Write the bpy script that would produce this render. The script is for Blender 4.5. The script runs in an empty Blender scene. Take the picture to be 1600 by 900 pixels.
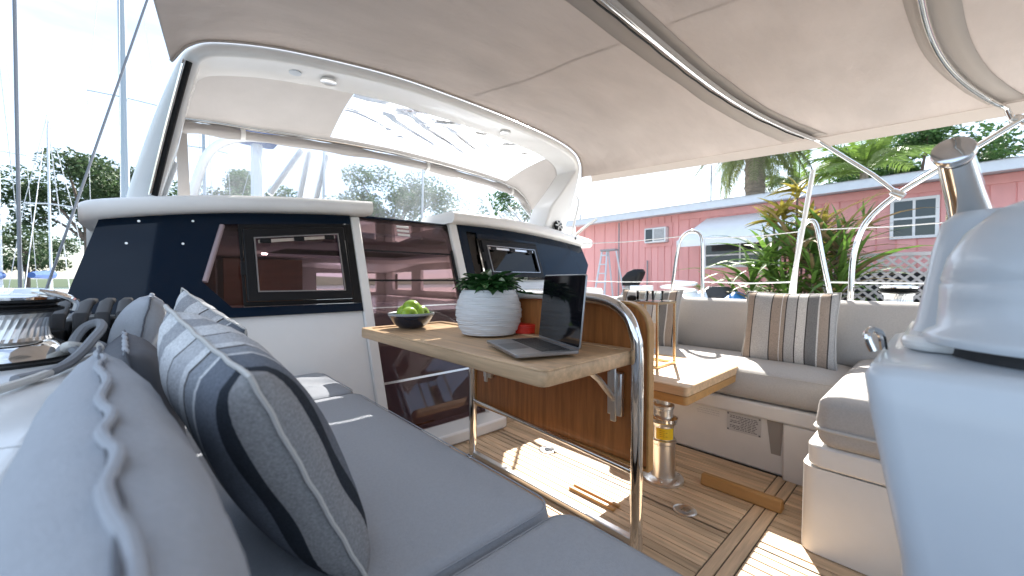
import bpy, bmesh, math, random
from mathutils import Vector, Matrix, Euler
R = math.radians
random.seed(7)
sc = bpy.context.scene
COL = sc.collection

# ------------------------------------------------------------------ camera, sky, sun, exposure
cd = bpy.data.cameras.new('camera'); cam = bpy.data.objects.new('camera', cd); COL.objects.link(cam)
cam.location = (0, 0, .97); cam.rotation_euler = (R(90 - 1.22), 0, R(-42.3))
cd.sensor_width = 36; cd.lens = 36 * 608 / 1600; cd.clip_start = .02; cd.clip_end = 3000
cd.dof.use_dof = True; cd.dof.focus_distance = 1.7; cd.dof.aperture_fstop = 3.2
sc.camera = cam

SUN_EL = R(42); SUN_AZ = math.atan2(.88, .47)          # azimuth clockwise from +Y (forward)
sund = Vector((math.sin(SUN_AZ) * math.cos(SUN_EL), math.cos(SUN_AZ) * math.cos(SUN_EL), math.sin(SUN_EL)))
sl = bpy.data.lights.new('sun', 'SUN'); sl.energy = 5.0; sl.angle = R(.5); sl.color = (1, .95, .87)
so = bpy.data.objects.new('sun', sl); COL.objects.link(so); so.rotation_euler = sund.to_track_quat('Z', 'Y').to_euler()

w = bpy.data.worlds.new('World'); sc.world = w; w.use_nodes = True
nt = w.node_tree; N = nt.nodes; L = nt.links
bg = N['Background']
sky = N.new('ShaderNodeTexSky'); sky.sky_type = 'NISHITA'; sky.sun_disc = False
sky.sun_elevation = SUN_EL; sky.sun_rotation = SUN_AZ; sky.air_density = 1.0; sky.dust_density = 1.0
tc = N.new('ShaderNodeTexCoord'); mp = N.new('ShaderNodeMapping'); mp.inputs['Scale'].default_value = (1.2, 1.2, 5)
mp.inputs['Location'].default_value = (.3, .2, .1)
nz = N.new('ShaderNodeTexNoise'); nz.inputs['Scale'].default_value = 1.5; nz.inputs['Detail'].default_value = 7; nz.inputs['Roughness'].default_value = .55
rp = N.new('ShaderNodeValToRGB'); rp.color_ramp.elements[0].position = .36; rp.color_ramp.elements[1].position = .62
rp.color_ramp.elements[0].color = (.16, .16, .16, 1)
mx = N.new('ShaderNodeMixRGB'); mx.inputs['Color2'].default_value = (4.1, 4.85, 5.9, 1)
L.new(tc.outputs['Generated'], mp.inputs['Vector']); L.new(mp.outputs[0], nz.inputs['Vector'])
L.new(nz.outputs['Fac'], rp.inputs['Fac']); L.new(rp.outputs['Color'], mx.inputs['Fac'])
L.new(sky.outputs[0], mx.inputs['Color1']); L.new(mx.outputs[0], bg.inputs['Color'])
bg.inputs['Strength'].default_value = .1
vs = sc.view_settings; vs.view_transform = 'Standard'; vs.look = 'None'; vs.exposure = 1.75; vs.gamma = 1
sc.cycles.max_bounces = 10; sc.cycles.transparent_max_bounces = 16

# ------------------------------------------------------------------ materials
def M(name, col, rough=.5, metal=0, spec=.5, var=0, vscale=6, bump=0, bscale=200, stretch=(1, 1, 1), coat=0, rnd=0, trans=0, bdist=.002):
    m = bpy.data.materials.new(name); m.use_nodes = True
    t = m.node_tree; n = t.nodes; l = t.links; b = n['Principled BSDF']
    b.inputs['Base Color'].default_value = (*col, 1); b.inputs['Roughness'].default_value = rough
    b.inputs['Metallic'].default_value = metal; b.inputs['Specular IOR Level'].default_value = spec
    b.inputs['Coat Weight'].default_value = coat
    co = n.new('ShaderNodeTexCoord'); mapn = n.new('ShaderNodeMapping'); mapn.inputs['Scale'].default_value = stretch
    l.new(co.outputs['Object'], mapn.inputs['Vector'])
    oi = n.new('ShaderNodeObjectInfo')
    if rnd:
        va = n.new('ShaderNodeVectorMath'); va.operation = 'ADD'
        vm = n.new('ShaderNodeVectorMath'); vm.operation = 'SCALE'; vm.inputs[0].default_value = (17, 31, 23)
        l.new(oi.outputs['Random'], vm.inputs['Scale']); l.new(co.outputs['Object'], va.inputs[0]); l.new(vm.outputs[0], va.inputs[1])
        l.new(va.outputs[0], mapn.inputs['Vector'])
    last = None
    if var or rnd:
        no = n.new('ShaderNodeTexNoise'); no.inputs['Scale'].default_value = vscale; no.inputs['Detail'].default_value = 6; no.inputs['Roughness'].default_value = .6
        l.new(mapn.outputs[0], no.inputs['Vector'])
        mr = n.new('ShaderNodeMapRange'); mr.inputs[1].default_value = .3; mr.inputs[2].default_value = .7
        mr.inputs[3].default_value = 1 - var; mr.inputs[4].default_value = 1 + var
        l.new(no.outputs['Fac'], mr.inputs[0])
        hs = n.new('ShaderNodeHueSaturation'); hs.inputs['Color'].default_value = (*col, 1)
        if rnd:
            m2 = n.new('ShaderNodeMapRange'); m2.inputs[3].default_value = 1 - rnd; m2.inputs[4].default_value = 1 + rnd
            l.new(oi.outputs['Random'], m2.inputs[0])
            mu = n.new('ShaderNodeMath'); mu.operation = 'MULTIPLY'; l.new(mr.outputs[0], mu.inputs[0]); l.new(m2.outputs[0], mu.inputs[1])
            l.new(mu.outputs[0], hs.inputs['Value'])
        else: l.new(mr.outputs[0], hs.inputs['Value'])
        l.new(hs.outputs[0], b.inputs['Base Color']); last = hs
    if bump:
        nb = n.new('ShaderNodeTexNoise'); nb.inputs['Scale'].default_value = bscale; nb.inputs['Detail'].default_value = 4
        l.new(mapn.outputs[0], nb.inputs['Vector'])
        bp = n.new('ShaderNodeBump'); bp.inputs['Strength'].default_value = bump; bp.inputs['Distance'].default_value = bdist
        l.new(nb.outputs['Fac'], bp.inputs['Height']); l.new(bp.outputs[0], b.inputs['Normal'])
    if trans:
        tr = n.new('ShaderNodeBsdfTranslucent'); tr.inputs['Color'].default_value = (*col, 1)
        if last: l.new(last.outputs[0], tr.inputs['Color'])
        ms = n.new('ShaderNodeMixShader'); ms.inputs[0].default_value = trans
        l.new(b.outputs[0], ms.inputs[1]); l.new(tr.outputs[0], ms.inputs[2]); l.new(ms.outputs[0], n['Material Output'].inputs[0])
    return m

def clear(name, tint, refl_rough=.02, ior=1.45, milk=0, milkcol=(.9, .92, .95), mscale=3, bump=0, mstretch=(1, 1, 1), bscale=12):
    """thin clear sheet: Fresnel reflection over tinted transparency, with an optional milky film"""
    m = bpy.data.materials.new(name); m.use_nodes = True
    t = m.node_tree; n = t.nodes; l = t.links; n.remove(n['Principled BSDF'])
    tr = n.new('ShaderNodeBsdfTransparent'); tr.inputs[0].default_value = (*tint, 1)
    gl = n.new('ShaderNodeBsdfGlossy'); gl.inputs['Roughness'].default_value = refl_rough
    fr = n.new('ShaderNodeFresnel'); fr.inputs['IOR'].default_value = ior
    base = tr
    co = n.new('ShaderNodeTexCoord'); mapn = n.new('ShaderNodeMapping'); mapn.inputs['Scale'].default_value = mstretch
    l.new(co.outputs['Object'], mapn.inputs['Vector'])
    if milk:
        df = n.new('ShaderNodeBsdfDiffuse'); df.inputs[0].default_value = (*milkcol, 1)
        tl = n.new('ShaderNodeBsdfTranslucent'); tl.inputs[0].default_value = (*milkcol, 1)
        a = n.new('ShaderNodeMixShader'); a.inputs[0].default_value = .6; l.new(df.outputs[0], a.inputs[1]); l.new(tl.outputs[0], a.inputs[2])
        no = n.new('ShaderNodeTexNoise'); no.inputs['Scale'].default_value = mscale; no.inputs['Detail'].default_value = 5; no.inputs['Distortion'].default_value = .6
        l.new(mapn.outputs[0], no.inputs['Vector'])
        mr = n.new('ShaderNodeMapRange'); mr.inputs[1].default_value = .35; mr.inputs[2].default_value = .75; mr.inputs[3].default_value = milk * .5; mr.inputs[4].default_value = min(1, milk * 1.5)
        l.new(no.outputs['Fac'], mr.inputs[0])
        b = n.new('ShaderNodeMixShader'); l.new(mr.outputs[0], b.inputs[0]); l.new(tr.outputs[0], b.inputs[1]); l.new(a.outputs[0], b.inputs[2]); base = b
    if bump:
        nb = n.new('ShaderNodeTexNoise'); nb.inputs['Scale'].default_value = bscale; nb.inputs['Distortion'].default_value = 1.5
        l.new(mapn.outputs[0], nb.inputs['Vector'])
        bp = n.new('ShaderNodeBump'); bp.inputs['Strength'].default_value = bump; bp.inputs['Distance'].default_value = .03
        l.new(nb.outputs['Fac'], bp.inputs['Height']); l.new(bp.outputs[0], gl.inputs['Normal']); l.new(bp.outputs[0], fr.inputs['Normal'])
    ms = n.new('ShaderNodeMixShader'); l.new(fr.outputs[0], ms.inputs[0]); l.new(base.outputs[0], ms.inputs[1]); l.new(gl.outputs[0], ms.inputs[2])
    l.new(ms.outputs[0], n['Material Output'].inputs[0])
    return m

def striped(name, period, bands, off=0, axis=0):
    """woven stripes along the pillow's own width; bands = [(start fraction, colour)]"""
    m = M(name, (.5, .5, .5), .95, spec=.15, bump=.35, bscale=350)
    t = m.node_tree; n = t.nodes; l = t.links
    co = n.new('ShaderNodeTexCoord'); sp = n.new('ShaderNodeSeparateXYZ'); l.new(co.outputs['Object'], sp.inputs[0])
    a = n.new('ShaderNodeMath'); a.operation = 'MULTIPLY_ADD'; a.inputs[1].default_value = 1 / period; a.inputs[2].default_value = off
    l.new(sp.outputs[axis], a.inputs[0])
    f = n.new('ShaderNodeMath'); f.operation = 'FRACT'; l.new(a.outputs[0], f.inputs[0])
    r = n.new('ShaderNodeValToRGB'); r.color_ramp.interpolation = 'CONSTANT'
    e = r.color_ramp.elements
    e[0].position = 0; e[0].color = (*bands[0][1], 1); e[1].position = bands[1][0]; e[1].color = (*bands[1][1], 1)
    for p, c in bands[2:]:
        q = e.new(p); q.color = (*c, 1)
    l.new(f.outputs[0], r.inputs[0])
    no = n.new('ShaderNodeTexNoise'); no.inputs['Scale'].default_value = 260; l.new(co.outputs['Object'], no.inputs['Vector'])
    hs = n.new('ShaderNodeHueSaturation'); mr = n.new('ShaderNodeMapRange'); mr.inputs[1].default_value = .3; mr.inputs[2].default_value = .7; mr.inputs[3].default_value = .8; mr.inputs[4].default_value = 1.2
    l.new(no.outputs['Fac'], mr.inputs[0]); l.new(mr.outputs[0], hs.inputs['Value']); l.new(r.outputs[0], hs.inputs['Color'])
    l.new(hs.outputs[0], n['Principled BSDF'].inputs['Base Color'])
    return m

def emit(name, col, s):
    m = bpy.data.materials.new(name); m.use_nodes = True; b = m.node_tree.nodes['Principled BSDF']
    b.inputs['Base Color'].default_value = (*col, 1); b.inputs['Emission Color'].default_value = (*col, 1); b.inputs['Emission Strength'].default_value = s
    return m

gel = M('white_gelcoat', (.80, .80, .79), .22, var=.03, vscale=3, coat=.3)
gelw = M('cream_gelcoat', (.80, .785, .76), .35, var=.04, vscale=4)
nonskid = M('nonskid_gelcoat', (.78, .78, .77), .6, bump=.3, bscale=300)
chrome = M('stainless', (.80, .80, .79), .07, metal=1, var=.04, vscale=8)
steel = M('brushed_steel', (.74, .74, .73), .28, metal=1, bump=.05)
teak = M('teak', (.60, .435, .28), .55, var=.28, vscale=5, stretch=(9, .7, 9), rnd=.2, bump=.15, bscale=60)
teakx = M('teak_across', (.61, .445, .29), .55, var=.25, vscale=5, stretch=(.7, 9, 9), rnd=.2, bump=.15, bscale=60)
tabletop = M('oiled_teak', (.60, .405, .235), .42, var=.22, vscale=4, stretch=(12, .8, 12), bump=.05, bscale=60)
panelwood = M('varnished_teak', (.42, .165, .05), .33, var=.3, vscale=4, stretch=(10, 10, .9), coat=.25)
chockw = M('golden_teak', (.46, .25, .085), .4, var=.12, vscale=8, stretch=(6, .8, 6))
caulk = M('black_caulk', (.06, .05, .045), .7)
gfab = M('grey_canvas_fabric', (.38, .40, .435), .95, spec=.15, var=.05, vscale=160, bump=.5, bscale=420)
gfab2 = M('warm_grey_fabric', (.47, .45, .43), .95, spec=.15, var=.07, vscale=160, bump=.4, bscale=420)
dfab = M('dark_piping', (.13, .135, .15), .95, spec=.1, bump=.3)
lpipe = M('light_piping', (.55, .54, .52), .95, spec=.1)
lt, tn, dk, md, bl = (.62, .59, .55), (.34, .275, .225), (.20, .195, .19), (.42, .405, .39), (.07, .062, .06)
strA = striped('wide_stripes', .34, [(0, md), (.13, bl), (.145, tn), (.27, lt), (.285, tn), (.33, bl), (.345, md), (.47, bl), (.485, lt), (.60, bl), (.615, dk), (.74, lt), (.76, tn), (.87, bl), (.885, md)], .35)
strB = striped('blue_stripes', .50, [(0, (.36, .37, .39)), (.09, bl), (.105, (.60, .61, .62)), (.22, (.34, .35, .37)), (.33, (.62, .63, .64)), (.45, bl), (.462, (.45, .46, .48)), (.57, (.62, .63, .64)), (.62, bl), (.635, (.28, .30, .33)), (.70, (.60, .61, .62)), (.715, (.15, .168, .20)), (.86, (.03, .036, .046)), (.905, (.29, .29, .295))], .5)
canvas = M('bimini_canvas', (.56, .505, .47), .9, spec=.15, var=.07, vscale=2, stretch=(1, 2.5, 1), bump=.6, bscale=5, trans=.26, bdist=.03)
canvasd = M('bimini_sleeve', (.48, .43, .39), .9, spec=.15, bump=.25, bscale=120, trans=.2)
dcanvas = M('dodger_canvas', (.44, .415, .40), .9, spec=.15, var=.04, vscale=5, bump=.2, bscale=9, trans=.10, bdist=.02)
pvinyl = clear('wrinkled_vinyl', (.97, .97, .98), .12, 1.22, milk=.80, milkcol=(.93, .93, .94), mscale=2, bump=.5, bscale=1.6, mstretch=(1, 2.5, 1))
scr = clear('windscreen_sheet', (.93, .95, .98), .02, 1.35, milk=.11, milkcol=(.95, .96, .98), mscale=2.2, mstretch=(2.2, 1, .5))
smoke = clear('smoked_acrylic', (.60, .49, .52), .01, 1.5)
smokel = clear('tinted_pane', (.66, .55, .60), .01, 1.5)
blackg = M('black_glass', (.004, .012, .026), .06, spec=.22)  # blue in the base colour stands in for reflected sky
mauve = M('mauve_trim', (.36, .27, .28), .4)
recess = M('recess_shade', (.34, .31, .28), .7)
blackp = M('black_plastic', (.012, .012, .013), .45, spec=.2)
rubber = M('rubber', (.03, .03, .032), .6)
screenm = M('laptop_screen', (.006, .006, .008), .06, spec=.6, var=.3, vscale=6)
alu = M('space_grey_aluminium', (.36, .365, .38), .32, metal=.85)
keysm = M('keys', (.015, .015, .017), .5)
potm = M('ribbed_ceramic', (.72, .72, .72), .65, bump=.25, bscale=30, stretch=(1, 1, 5), bdist=.006)
leafm = M('pot_leaf', (.035, .105, .028), .38, var=.3, vscale=20, rnd=.35)
applem = M('green_apple', (.30, .47, .035), .28, var=.18, vscale=18, coat=.3, rnd=.08)
navy = M('navy_glaze', (.010, .016, .034), .2, coat=.3)
bowlrim = M('grey_glaze', (.30, .33, .36), .35)
redm = M('red_plastic', (.62, .03, .015), .35)
gold = M('brass_frame', (.80, .67, .46), .25, metal=1)
wax = M('candle_wax', (.80, .68, .48), .5)
glassm = clear('clear_glass', (.95, .97, .97), .01, 1.5)
yellow = M('yellow_sticker', (.78, .52, .01), .45)
platem = M('label_plate', (.62, .61, .60), .4)
ink = M('printed_ink', (.16, .16, .165), .6)
pod = M('grey_pod_plastic', (.57, .62, .67), .38, bump=.05, bscale=400, coat=.35, var=.03, vscale=5)
pink = M('pink_paint', (.83, .40, .38), .8, var=.06, vscale=1.2, stretch=(1, 3, .6), rnd=.05)
fasc = M('shade_blue_fascia', (.66, .69, .74), .6, var=.05)  # white fascia with the blue of its shade mixed into the colour
roofm = M('roof_sheet', (.55, .56, .57), .7, var=.1)
awn = M('white_awning_sheet', (.80, .81, .82), .4, var=.03)
whitep = M('white_paint', (.80, .80, .80), .5)
dglass = M('house_glass', (.03, .04, .045), .05, spec=.7)
greyp = M('grey_paint', (.30, .30, .31), .7)
latt = M('weathered_lattice', (.52, .47, .45), .85, var=.2, vscale=3)
dark = M('dark_void', (.02, .02, .022), .9)
bark = M('palm_bark', (.30, .24, .185), .95, var=.35, vscale=6, stretch=(1, 1, 5), bump=1, bscale=12, bdist=.05)
barkt = M('tree_bark', (.14, .11, .09), .95, var=.3, vscale=6, bump=.8, bscale=14, bdist=.03)
fol = M('tree_leaf', (.055, .095, .035), .6, var=.45, vscale=1.1, trans=.25)
folg = M('bright_tree_leaf', (.05, .115, .03), .6, var=.45, vscale=.9, trans=.25)
frondm = M('palm_frond', (.15, .24, .045), .5, var=.3, vscale=4, rnd=.2, trans=.3)
frondd = M('old_palm_frond', (.17, .20, .075), .6, var=.35, vscale=4, rnd=.3, trans=.3)
croton = M('croton_leaf', (.36, .30, .06), .5, var=.4, vscale=9, rnd=.35, trans=.3)
bladeg = M('strap_leaf', (.11, .20, .035), .5, var=.35, vscale=6, rnd=.35, trans=.3)
bladeb = M('dry_strap_leaf', (.24, .17, .08), .7, var=.35, vscale=6, rnd=.3, trans=.2)
aluw = M('painted_mast', (.62, .66, .70), .4)
alud = M('grey_mast', (.36, .42, .47), .45)
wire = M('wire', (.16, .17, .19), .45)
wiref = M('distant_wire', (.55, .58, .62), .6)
rope_l = M('rope_white', (.66, .65, .62), .9, bump=.6, bscale=250)
rope_g = M('rope_grey', (.22, .23, .25), .9, bump=.6, bscale=250)
bluec = M('blue_cover', (.03, .08, .24), .8)
tarp = M('blue_tarp', (.03, .17, .42), .5)
woodin = M('interior_wood', (.21, .105, .06), .4, var=.25, vscale=3, stretch=(1, 6, 6))
linen = M('interior_lining', (.60, .57, .54), .8)
lampm = emit('lamp_glow', (1, .93, .8), 14)
waterm = M('harbour_water', (.06, .10, .11), .08, bump=.5, bscale=1.6, bdist=.1)
earth = M('dock_ground', (.30, .28, .25), .9, var=.2, vscale=.7)
dgreen = M('far_bank', (.05, .075, .035), .9, var=.3)

# ------------------------------------------------------------------ builders
class MB:
    def __init__(s): s.v = []; s.f = []
    def add(s, vs, fs):
        o = len(s.v); s.v += [tuple(p) for p in vs]; s.f += [tuple(i + o for i in f) for f in fs]; return s
    def box(s, x0, x1, y0, y1, z0, z1, m=None):
        vs = [Vector((x, y, z)) for x in (x0, x1) for y in (y0, y1) for z in (z0, z1)]
        if m: vs = [m @ p for p in vs]
        return s.add(vs, [(0, 1, 3, 2), (4, 6, 7, 5), (0, 4, 5, 1), (2, 3, 7, 6), (0, 2, 6, 4), (1, 5, 7, 3)])
    def loft(s, rings, closed=True, caps=True):
        n = len(rings[0]); vs = [p for r in rings for p in r]; fs = []
        for i in range(len(rings) - 1):
            for j in range(n if closed else n - 1):
                k = (j + 1) % n; fs.append((i * n + j, i * n + k, (i + 1) * n + k, (i + 1) * n + j))
        if caps and closed: fs += [tuple(range(n))[::-1], tuple((len(rings) - 1) * n + j for j in range(n))]
        return s.add(vs, fs)
    def tube(s, pts, r, n=10, smooth=0):
        P = [Vector(p) for p in pts]
        if smooth: P = spline(P, smooth)
        rings = []; up = Vector((0, 0, 1)); prev = None
        for i, p in enumerate(P):
            t = (P[min(i + 1, len(P) - 1)] - P[max(i - 1, 0)]).normalized()
            if prev is None:
                a = t.cross(up)
                if a.length < 1e-3: a = t.cross(Vector((1, 0, 0)))
                a.normalize()
            else:
                a = prev - t * prev.dot(t); a.normalize()
            prev = a; b = t.cross(a); rr = r[i] if isinstance(r, (list, tuple)) and not smooth else (r if not isinstance(r, (list, tuple)) else r[0] + (r[1] - r[0]) * i / (len(P) - 1))
            rings.append([p + (a * math.cos(q) + b * math.sin(q)) * rr for q in [2 * math.pi * k / n for k in range(n)]])
        return s.loft(rings)
    def lathe(s, prof, c=(0, 0, 0), n=28, m=None, caps=True):
        c = Vector(c); rings = []
        for r, z in prof:
            ring = [Vector((r * math.cos(2 * math.pi * k / n), r * math.sin(2 * math.pi * k / n), z)) for k in range(n)]
            rings.append([(m @ p if m else p) + c for p in ring])
        return s.loft(rings, caps=caps)
    def grid(s, fn, nu, nv):
        vs = [fn(i / nu, j / nv) for i in range(nu + 1) for j in range(nv + 1)]
        return s.add(vs, [(i * (nv + 1) + j, (i + 1) * (nv + 1) + j, (i + 1) * (nv + 1) + j + 1, i * (nv + 1) + j + 1) for i in range(nu) for j in range(nv)])
    def prism(s, poly, d):
        """planar polygon (3-D points) extruded by vector d"""
        d = Vector(d); n = len(poly); a = [Vector(p) for p in poly]; vs = a + [p + d for p in a]
        return s.add(vs, [tuple(range(n)), tuple(range(2 * n - 1, n - 1, -1))] + [(i, n + i, n + (i + 1) % n, (i + 1) % n) for i in range(n)])
    def mesh(s, name):
        me = bpy.data.meshes.new(name); me.from_pydata(s.v, [], s.f)
        bm = bmesh.new(); bm.from_mesh(me); bmesh.ops.recalc_face_normals(bm, faces=bm.faces); bm.to_mesh(me); bm.free(); return me

def spline(P, k=8):
    P = [Vector(p) for p in P]; out = []
    for i in range(len(P) - 1):
        a, b, c, d = P[max(i - 1, 0)], P[i], P[i + 1], P[min(i + 2, len(P) - 1)]
        for j in range(k):
            t = j / k
            out.append(.5 * ((2 * b) + (c - a) * t + (2 * a - 5 * b + 4 * c - d) * t * t + (3 * b - a - 3 * c + d) * t ** 3))
    out.append(P[-1]); return out

def tag(o, label=None, cat=None, group=None, kind=None):
    if label: o['label'] = label
    if cat: o['category'] = cat
    if group: o['group'] = group
    if kind: o['kind'] = kind
    return o
def thing(name, label, cat, loc=(0, 0, 0), group=None):
    o = bpy.data.objects.new(name, None); COL.objects.link(o); o.location = loc; o.empty_display_size = .1
    return tag(o, label, cat, group)
def obj(name, mb, mat, parent=None, flat=False, bevel=0, seg=2, local=False, ang=40):
    me = mb if isinstance(mb, bpy.types.Mesh) else mb.mesh(name)
    if mat and not me.materials: me.materials.append(mat)
    o = bpy.data.objects.new(name, me); COL.objects.link(o)
    if parent:
        o.parent = parent
        if not local and parent.parent is None and parent.type == 'EMPTY': o.matrix_parent_inverse = Matrix.Translation(-Vector(parent.location))
    if not flat:
        for p in me.polygons: p.use_smooth = True
        if hasattr(me, 'set_sharp_from_angle'): me.set_sharp_from_angle(angle=R(ang))
    if bevel:
        b = o.modifiers.new('bevel', 'BEVEL'); b.width = bevel; b.segments = seg; b.limit_method = 'ANGLE'; b.angle_limit = R(35); b.harden_normals = False
    return o
def copy_tree(o, parent=None):
    c = o.copy(); COL.objects.link(c); c.parent = parent
    for ch in list(o.children): copy_tree(ch, c)
    return c
def rr(cx, cy, a, b, r, n=6):
    """rounded rectangle outline, half sizes a, b"""
    r = max(min(r, a, b), 1e-4); out = []
    for q, (sx, sy) in enumerate(((1, 1), (-1, 1), (-1, -1), (1, -1))):
        for k in range(n + 1):
            t = R(90 * q + 90 * k / n); out.append((cx + sx * (a - r) + r * math.cos(t), cy + sy * (b - r) + r * math.sin(t)))
    return out
def cushion(name, x0, x1, y0, y1, z0, z1, mat, parent=None, r=.035, cr=.05, puff=.012, wob=.004, seam=False):
    cx, cy, a, b = (x0 + x1) / 2, (y0 + y1) / 2, (x1 - x0) / 2, (y1 - y0) / 2; rings = []
    prof = [(.30, z0), (r, z0)] + [(r - r * math.sin(t), z0 + r - r * math.cos(t)) for t in [R(q) for q in (20, 45, 70, 90)]]
    prof += [(-.006, (z0 + z1) / 2)] + [(r - r * math.cos(t), z1 - r + r * math.sin(t)) for t in [R(q) for q in (0, 25, 50, 75)]]
    prof += [(r + d, z1 + puff * (1 - (1 - d / .24) ** 2)) for d in (0, .03, .08, .15, .24)]
    for ins, z in prof:
        ins = min(ins, min(a, b) - .002)
        rings.append([(x, y, z + wob * math.sin(x * 11 + y * 17) * (1 if z > z1 - .02 else 0)) for x, y in rr(cx, cy, a - ins, b - ins, max(cr - ins, .006), 6)])
    o = obj(name, MB().loft(rings), mat, parent, ang=80)
    if seam:
        for z in (z1 - r * .35, z0 + r * .6): obj('seam', MB().tube([(x, y, z) for x, y in rr(cx, cy, a + .001 - r * .15, b + .001 - r * .15, cr, 6) + [(cx + a + .001 - r * .15, cy + b - cr - r * .15)]], .0017, 6), mat, parent)
    return o
def pillow(name, label, cat, c, ux, uy, w, h, t, mat, pmat, group=None, zig=0, n=26, pinch=.06, sag=0):
    """knife-edge pillow: c centre, ux along its width, uy up its height; edge cord as a part"""
    ux = Vector(ux).normalized(); uy = Vector(uy); uy = (uy - ux * uy.dot(ux)).normalized(); uz = ux.cross(uy)
    root = thing(name, label, cat, (0, 0, 0), group)
    root.matrix_world = Matrix((ux, uy, uz)).transposed().to_4x4(); root.location = c
    rs = random.random() * 9
    def edge(u, v):
        x = w / 2 * u * (1 - pinch * (1 - v * v)); y = h / 2 * v * (1 - pinch * (1 - u * u)); return x, y
    def P(u, v, s):
        x, y = edge(u, v); e = max(0, (1 - u ** 4)) * max(0, (1 - v ** 4)); q = t / 2 * e ** .55
        q *= 1 + .06 * math.sin(5 * u + rs) * math.sin(4 * v + 2 * rs)
        q += .004 * math.sin(18 * u + 7 * v + rs) * (1 - e) * e ** .3
        return (x, y - sag * (1 - u * u) * max(v, 0), s * q)
    mb = MB()
    for s in (1, -1): mb.grid(lambda a, b: P(2 * a - 1, 2 * b - 1, s), n, n)
    me = mb.mesh('cover'); bm = bmesh.new(); bm.from_mesh(me); bmesh.ops.remove_doubles(bm, verts=bm.verts, dist=1e-5); bmesh.ops.recalc_face_normals(bm, faces=bm.faces); bm.to_mesh(me); bm.free()
    obj('cover', me, mat, root, local=True, ang=120)
    loop = []
    m = 40
    for (a0, b0, a1, b1) in ((-1, -1, 1, -1), (1, -1, 1, 1), (1, 1, -1, 1), (-1, 1, -1, -1)):
        for k in range(m):
            q = k / m; u = a0 + (a1 - a0) * q; v = b0 + (b1 - b0) * q; x, y = edge(u, v)
            zz = zig * math.sin(k * .8 + rs) * (1 if k % 3 else .3)
            loop.append((x * 1.005, y * 1.005 - sag * (1 - u * u) * max(v, 0), zz))
    loop.append(loop[0])
    obj('piping', MB().tube(loop, .0034 if pmat is not dfab else .0022, 6), pmat, root, local=True)
    return root
def ring_poly(mb, outer, inner, d):
    """frame between two loops of equal length, extruded by d"""
    d = Vector(d); n = len(outer); o = [Vector(p) for p in outer]; i = [Vector(p) for p in inner]
    vs = o + i + [p + d for p in o] + [p + d for p in i]; fs = []
    for k in range(n):
        j = (k + 1) % n
        fs += [(k, j, n + j, n + k), (2 * n + k, 3 * n + k, 3 * n + j, 2 * n + j), (k, 2 * n + k, 2 * n + j, j), (n + k, n + j, 3 * n + j, 3 * n + k)]
    return mb.add(vs, fs)

# ------------------------------------------------------------------ setting: water, dock ground
mb = MB(); mb.grid(lambda a, b: (-1500 + 3000 * a, -1500 + 3000 * b, -1.1), 6, 6)
tag(obj('water', mb, waterm, flat=True), kind='structure')
mb = MB().box(6.2, 400, -60, 60, -3, -.4)
tag(obj('ground', mb, earth, flat=True), kind='structure')
mb = MB()
def bank(a, b):
    x = -500 + 1000 * a; return (x, 160 + 60 * b, -1.05 + 3.2 * math.sin(math.pi * min(b * 1.2, 1)) * (1 + .3 * math.sin(x * .05)))
mb.grid(bank, 60, 6); tag(obj('far_bank', mb, dgreen), kind='structure')
mb = MB().box(-9, -4.2, 22, 26, -1.4, -.35)
tag(obj('quay', mb, earth, flat=True), kind='structure')

# ------------------------------------------------------------------ the yacht
yt = thing('yacht', 'white sailing yacht whose covered cockpit fills the view', 'yacht', (0, 0, 0))
BY = lambda z: 2.02 + .36 * z                          # raked aft face of the coachroof
def bp(x, z, off=0): return (x, BY(z) - off, z)
def bpanel(name, poly, off, th, mat, parent=yt, bevel=.004):
    return obj(name, MB().prism([bp(x, z, off) for x, z in poly], (0, th, 0)), mat, parent, bevel=bevel)
def bframe(name, o, i, off, th, mat, parent=yt, bevel=.003):
    return obj(name, ring_poly(MB(), [bp(x, z, off) for x, z in o], [bp(x, z, off) for x, z in i], (0, th, 0)), mat, parent, bevel=bevel)

# hull and decks
hull = MB()
st = [(-3.2, -1.05, 3.75), (0, -1.1, 3.8), (3, -1.05, 3.8), (6.5, -.5, 3.4), (9.5, .5, 2.3), (11.2, 1.35, 1.42)]
rings = []
for y, xa, xb in st:
    c = (xa + xb) / 2; rings.append([(xa, y, .70), (xb, y, .70), (xb - .15 * (xb - c), y, -.5), (c, y, -1.6), (xa + .15 * (c - xa), y, -.5)])
cut = MB().loft(rings[2:]); obj('hull', cut, gel, yt, bevel=.03)           # forward body
obj('hull_side', MB().prism([(-1.1, 2.999, .70), (-1.1, -3.2, .70), (-1.0, -3.2, -1.3), (-1.0, 2.999, -1.3)], (.05, 0, 0)), gel, yt)
obj('hull_side', MB().prism([(3.8, 2.999, .70), (3.8, -3.2, .70), (3.7, -3.2, -1.3), (3.7, 2.999, -1.3)], (-.05, 0, 0)), gel, yt)
obj('side_deck', MB().box(-1.05, -.36, -3.2, 2.998, .60, .701), nonskid, yt)
obj('side_deck', MB().box(3.05, 3.75, -3.2, 2.998, .60, .701), nonskid, yt)
# port coaming: a moulded top with a rounded inner edge and a locker seam
def coam(x0, x1, y0, y1, z0, z1, r=.035): 
    return MB().loft([[(x, y, z) for x, z in rr((x0 + x1) / 2, (z0 + z1) / 2, (x1 - x0) / 2, (z1 - z0) / 2, r, 5)] for y in (y0, y1)])
obj('port_coaming', coam(-.355, -.10, -3.2, .742, .1, .77), gel, yt, ang=80)
obj('port_coaming', coam(-.355, -.10, .748, 2.25, .1, .77), gel, yt, ang=80)
obj('seat_locker', MB().box(-.099, .555, -3.2, 2.06, .04, .37), gel, yt, bevel=.02)
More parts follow.
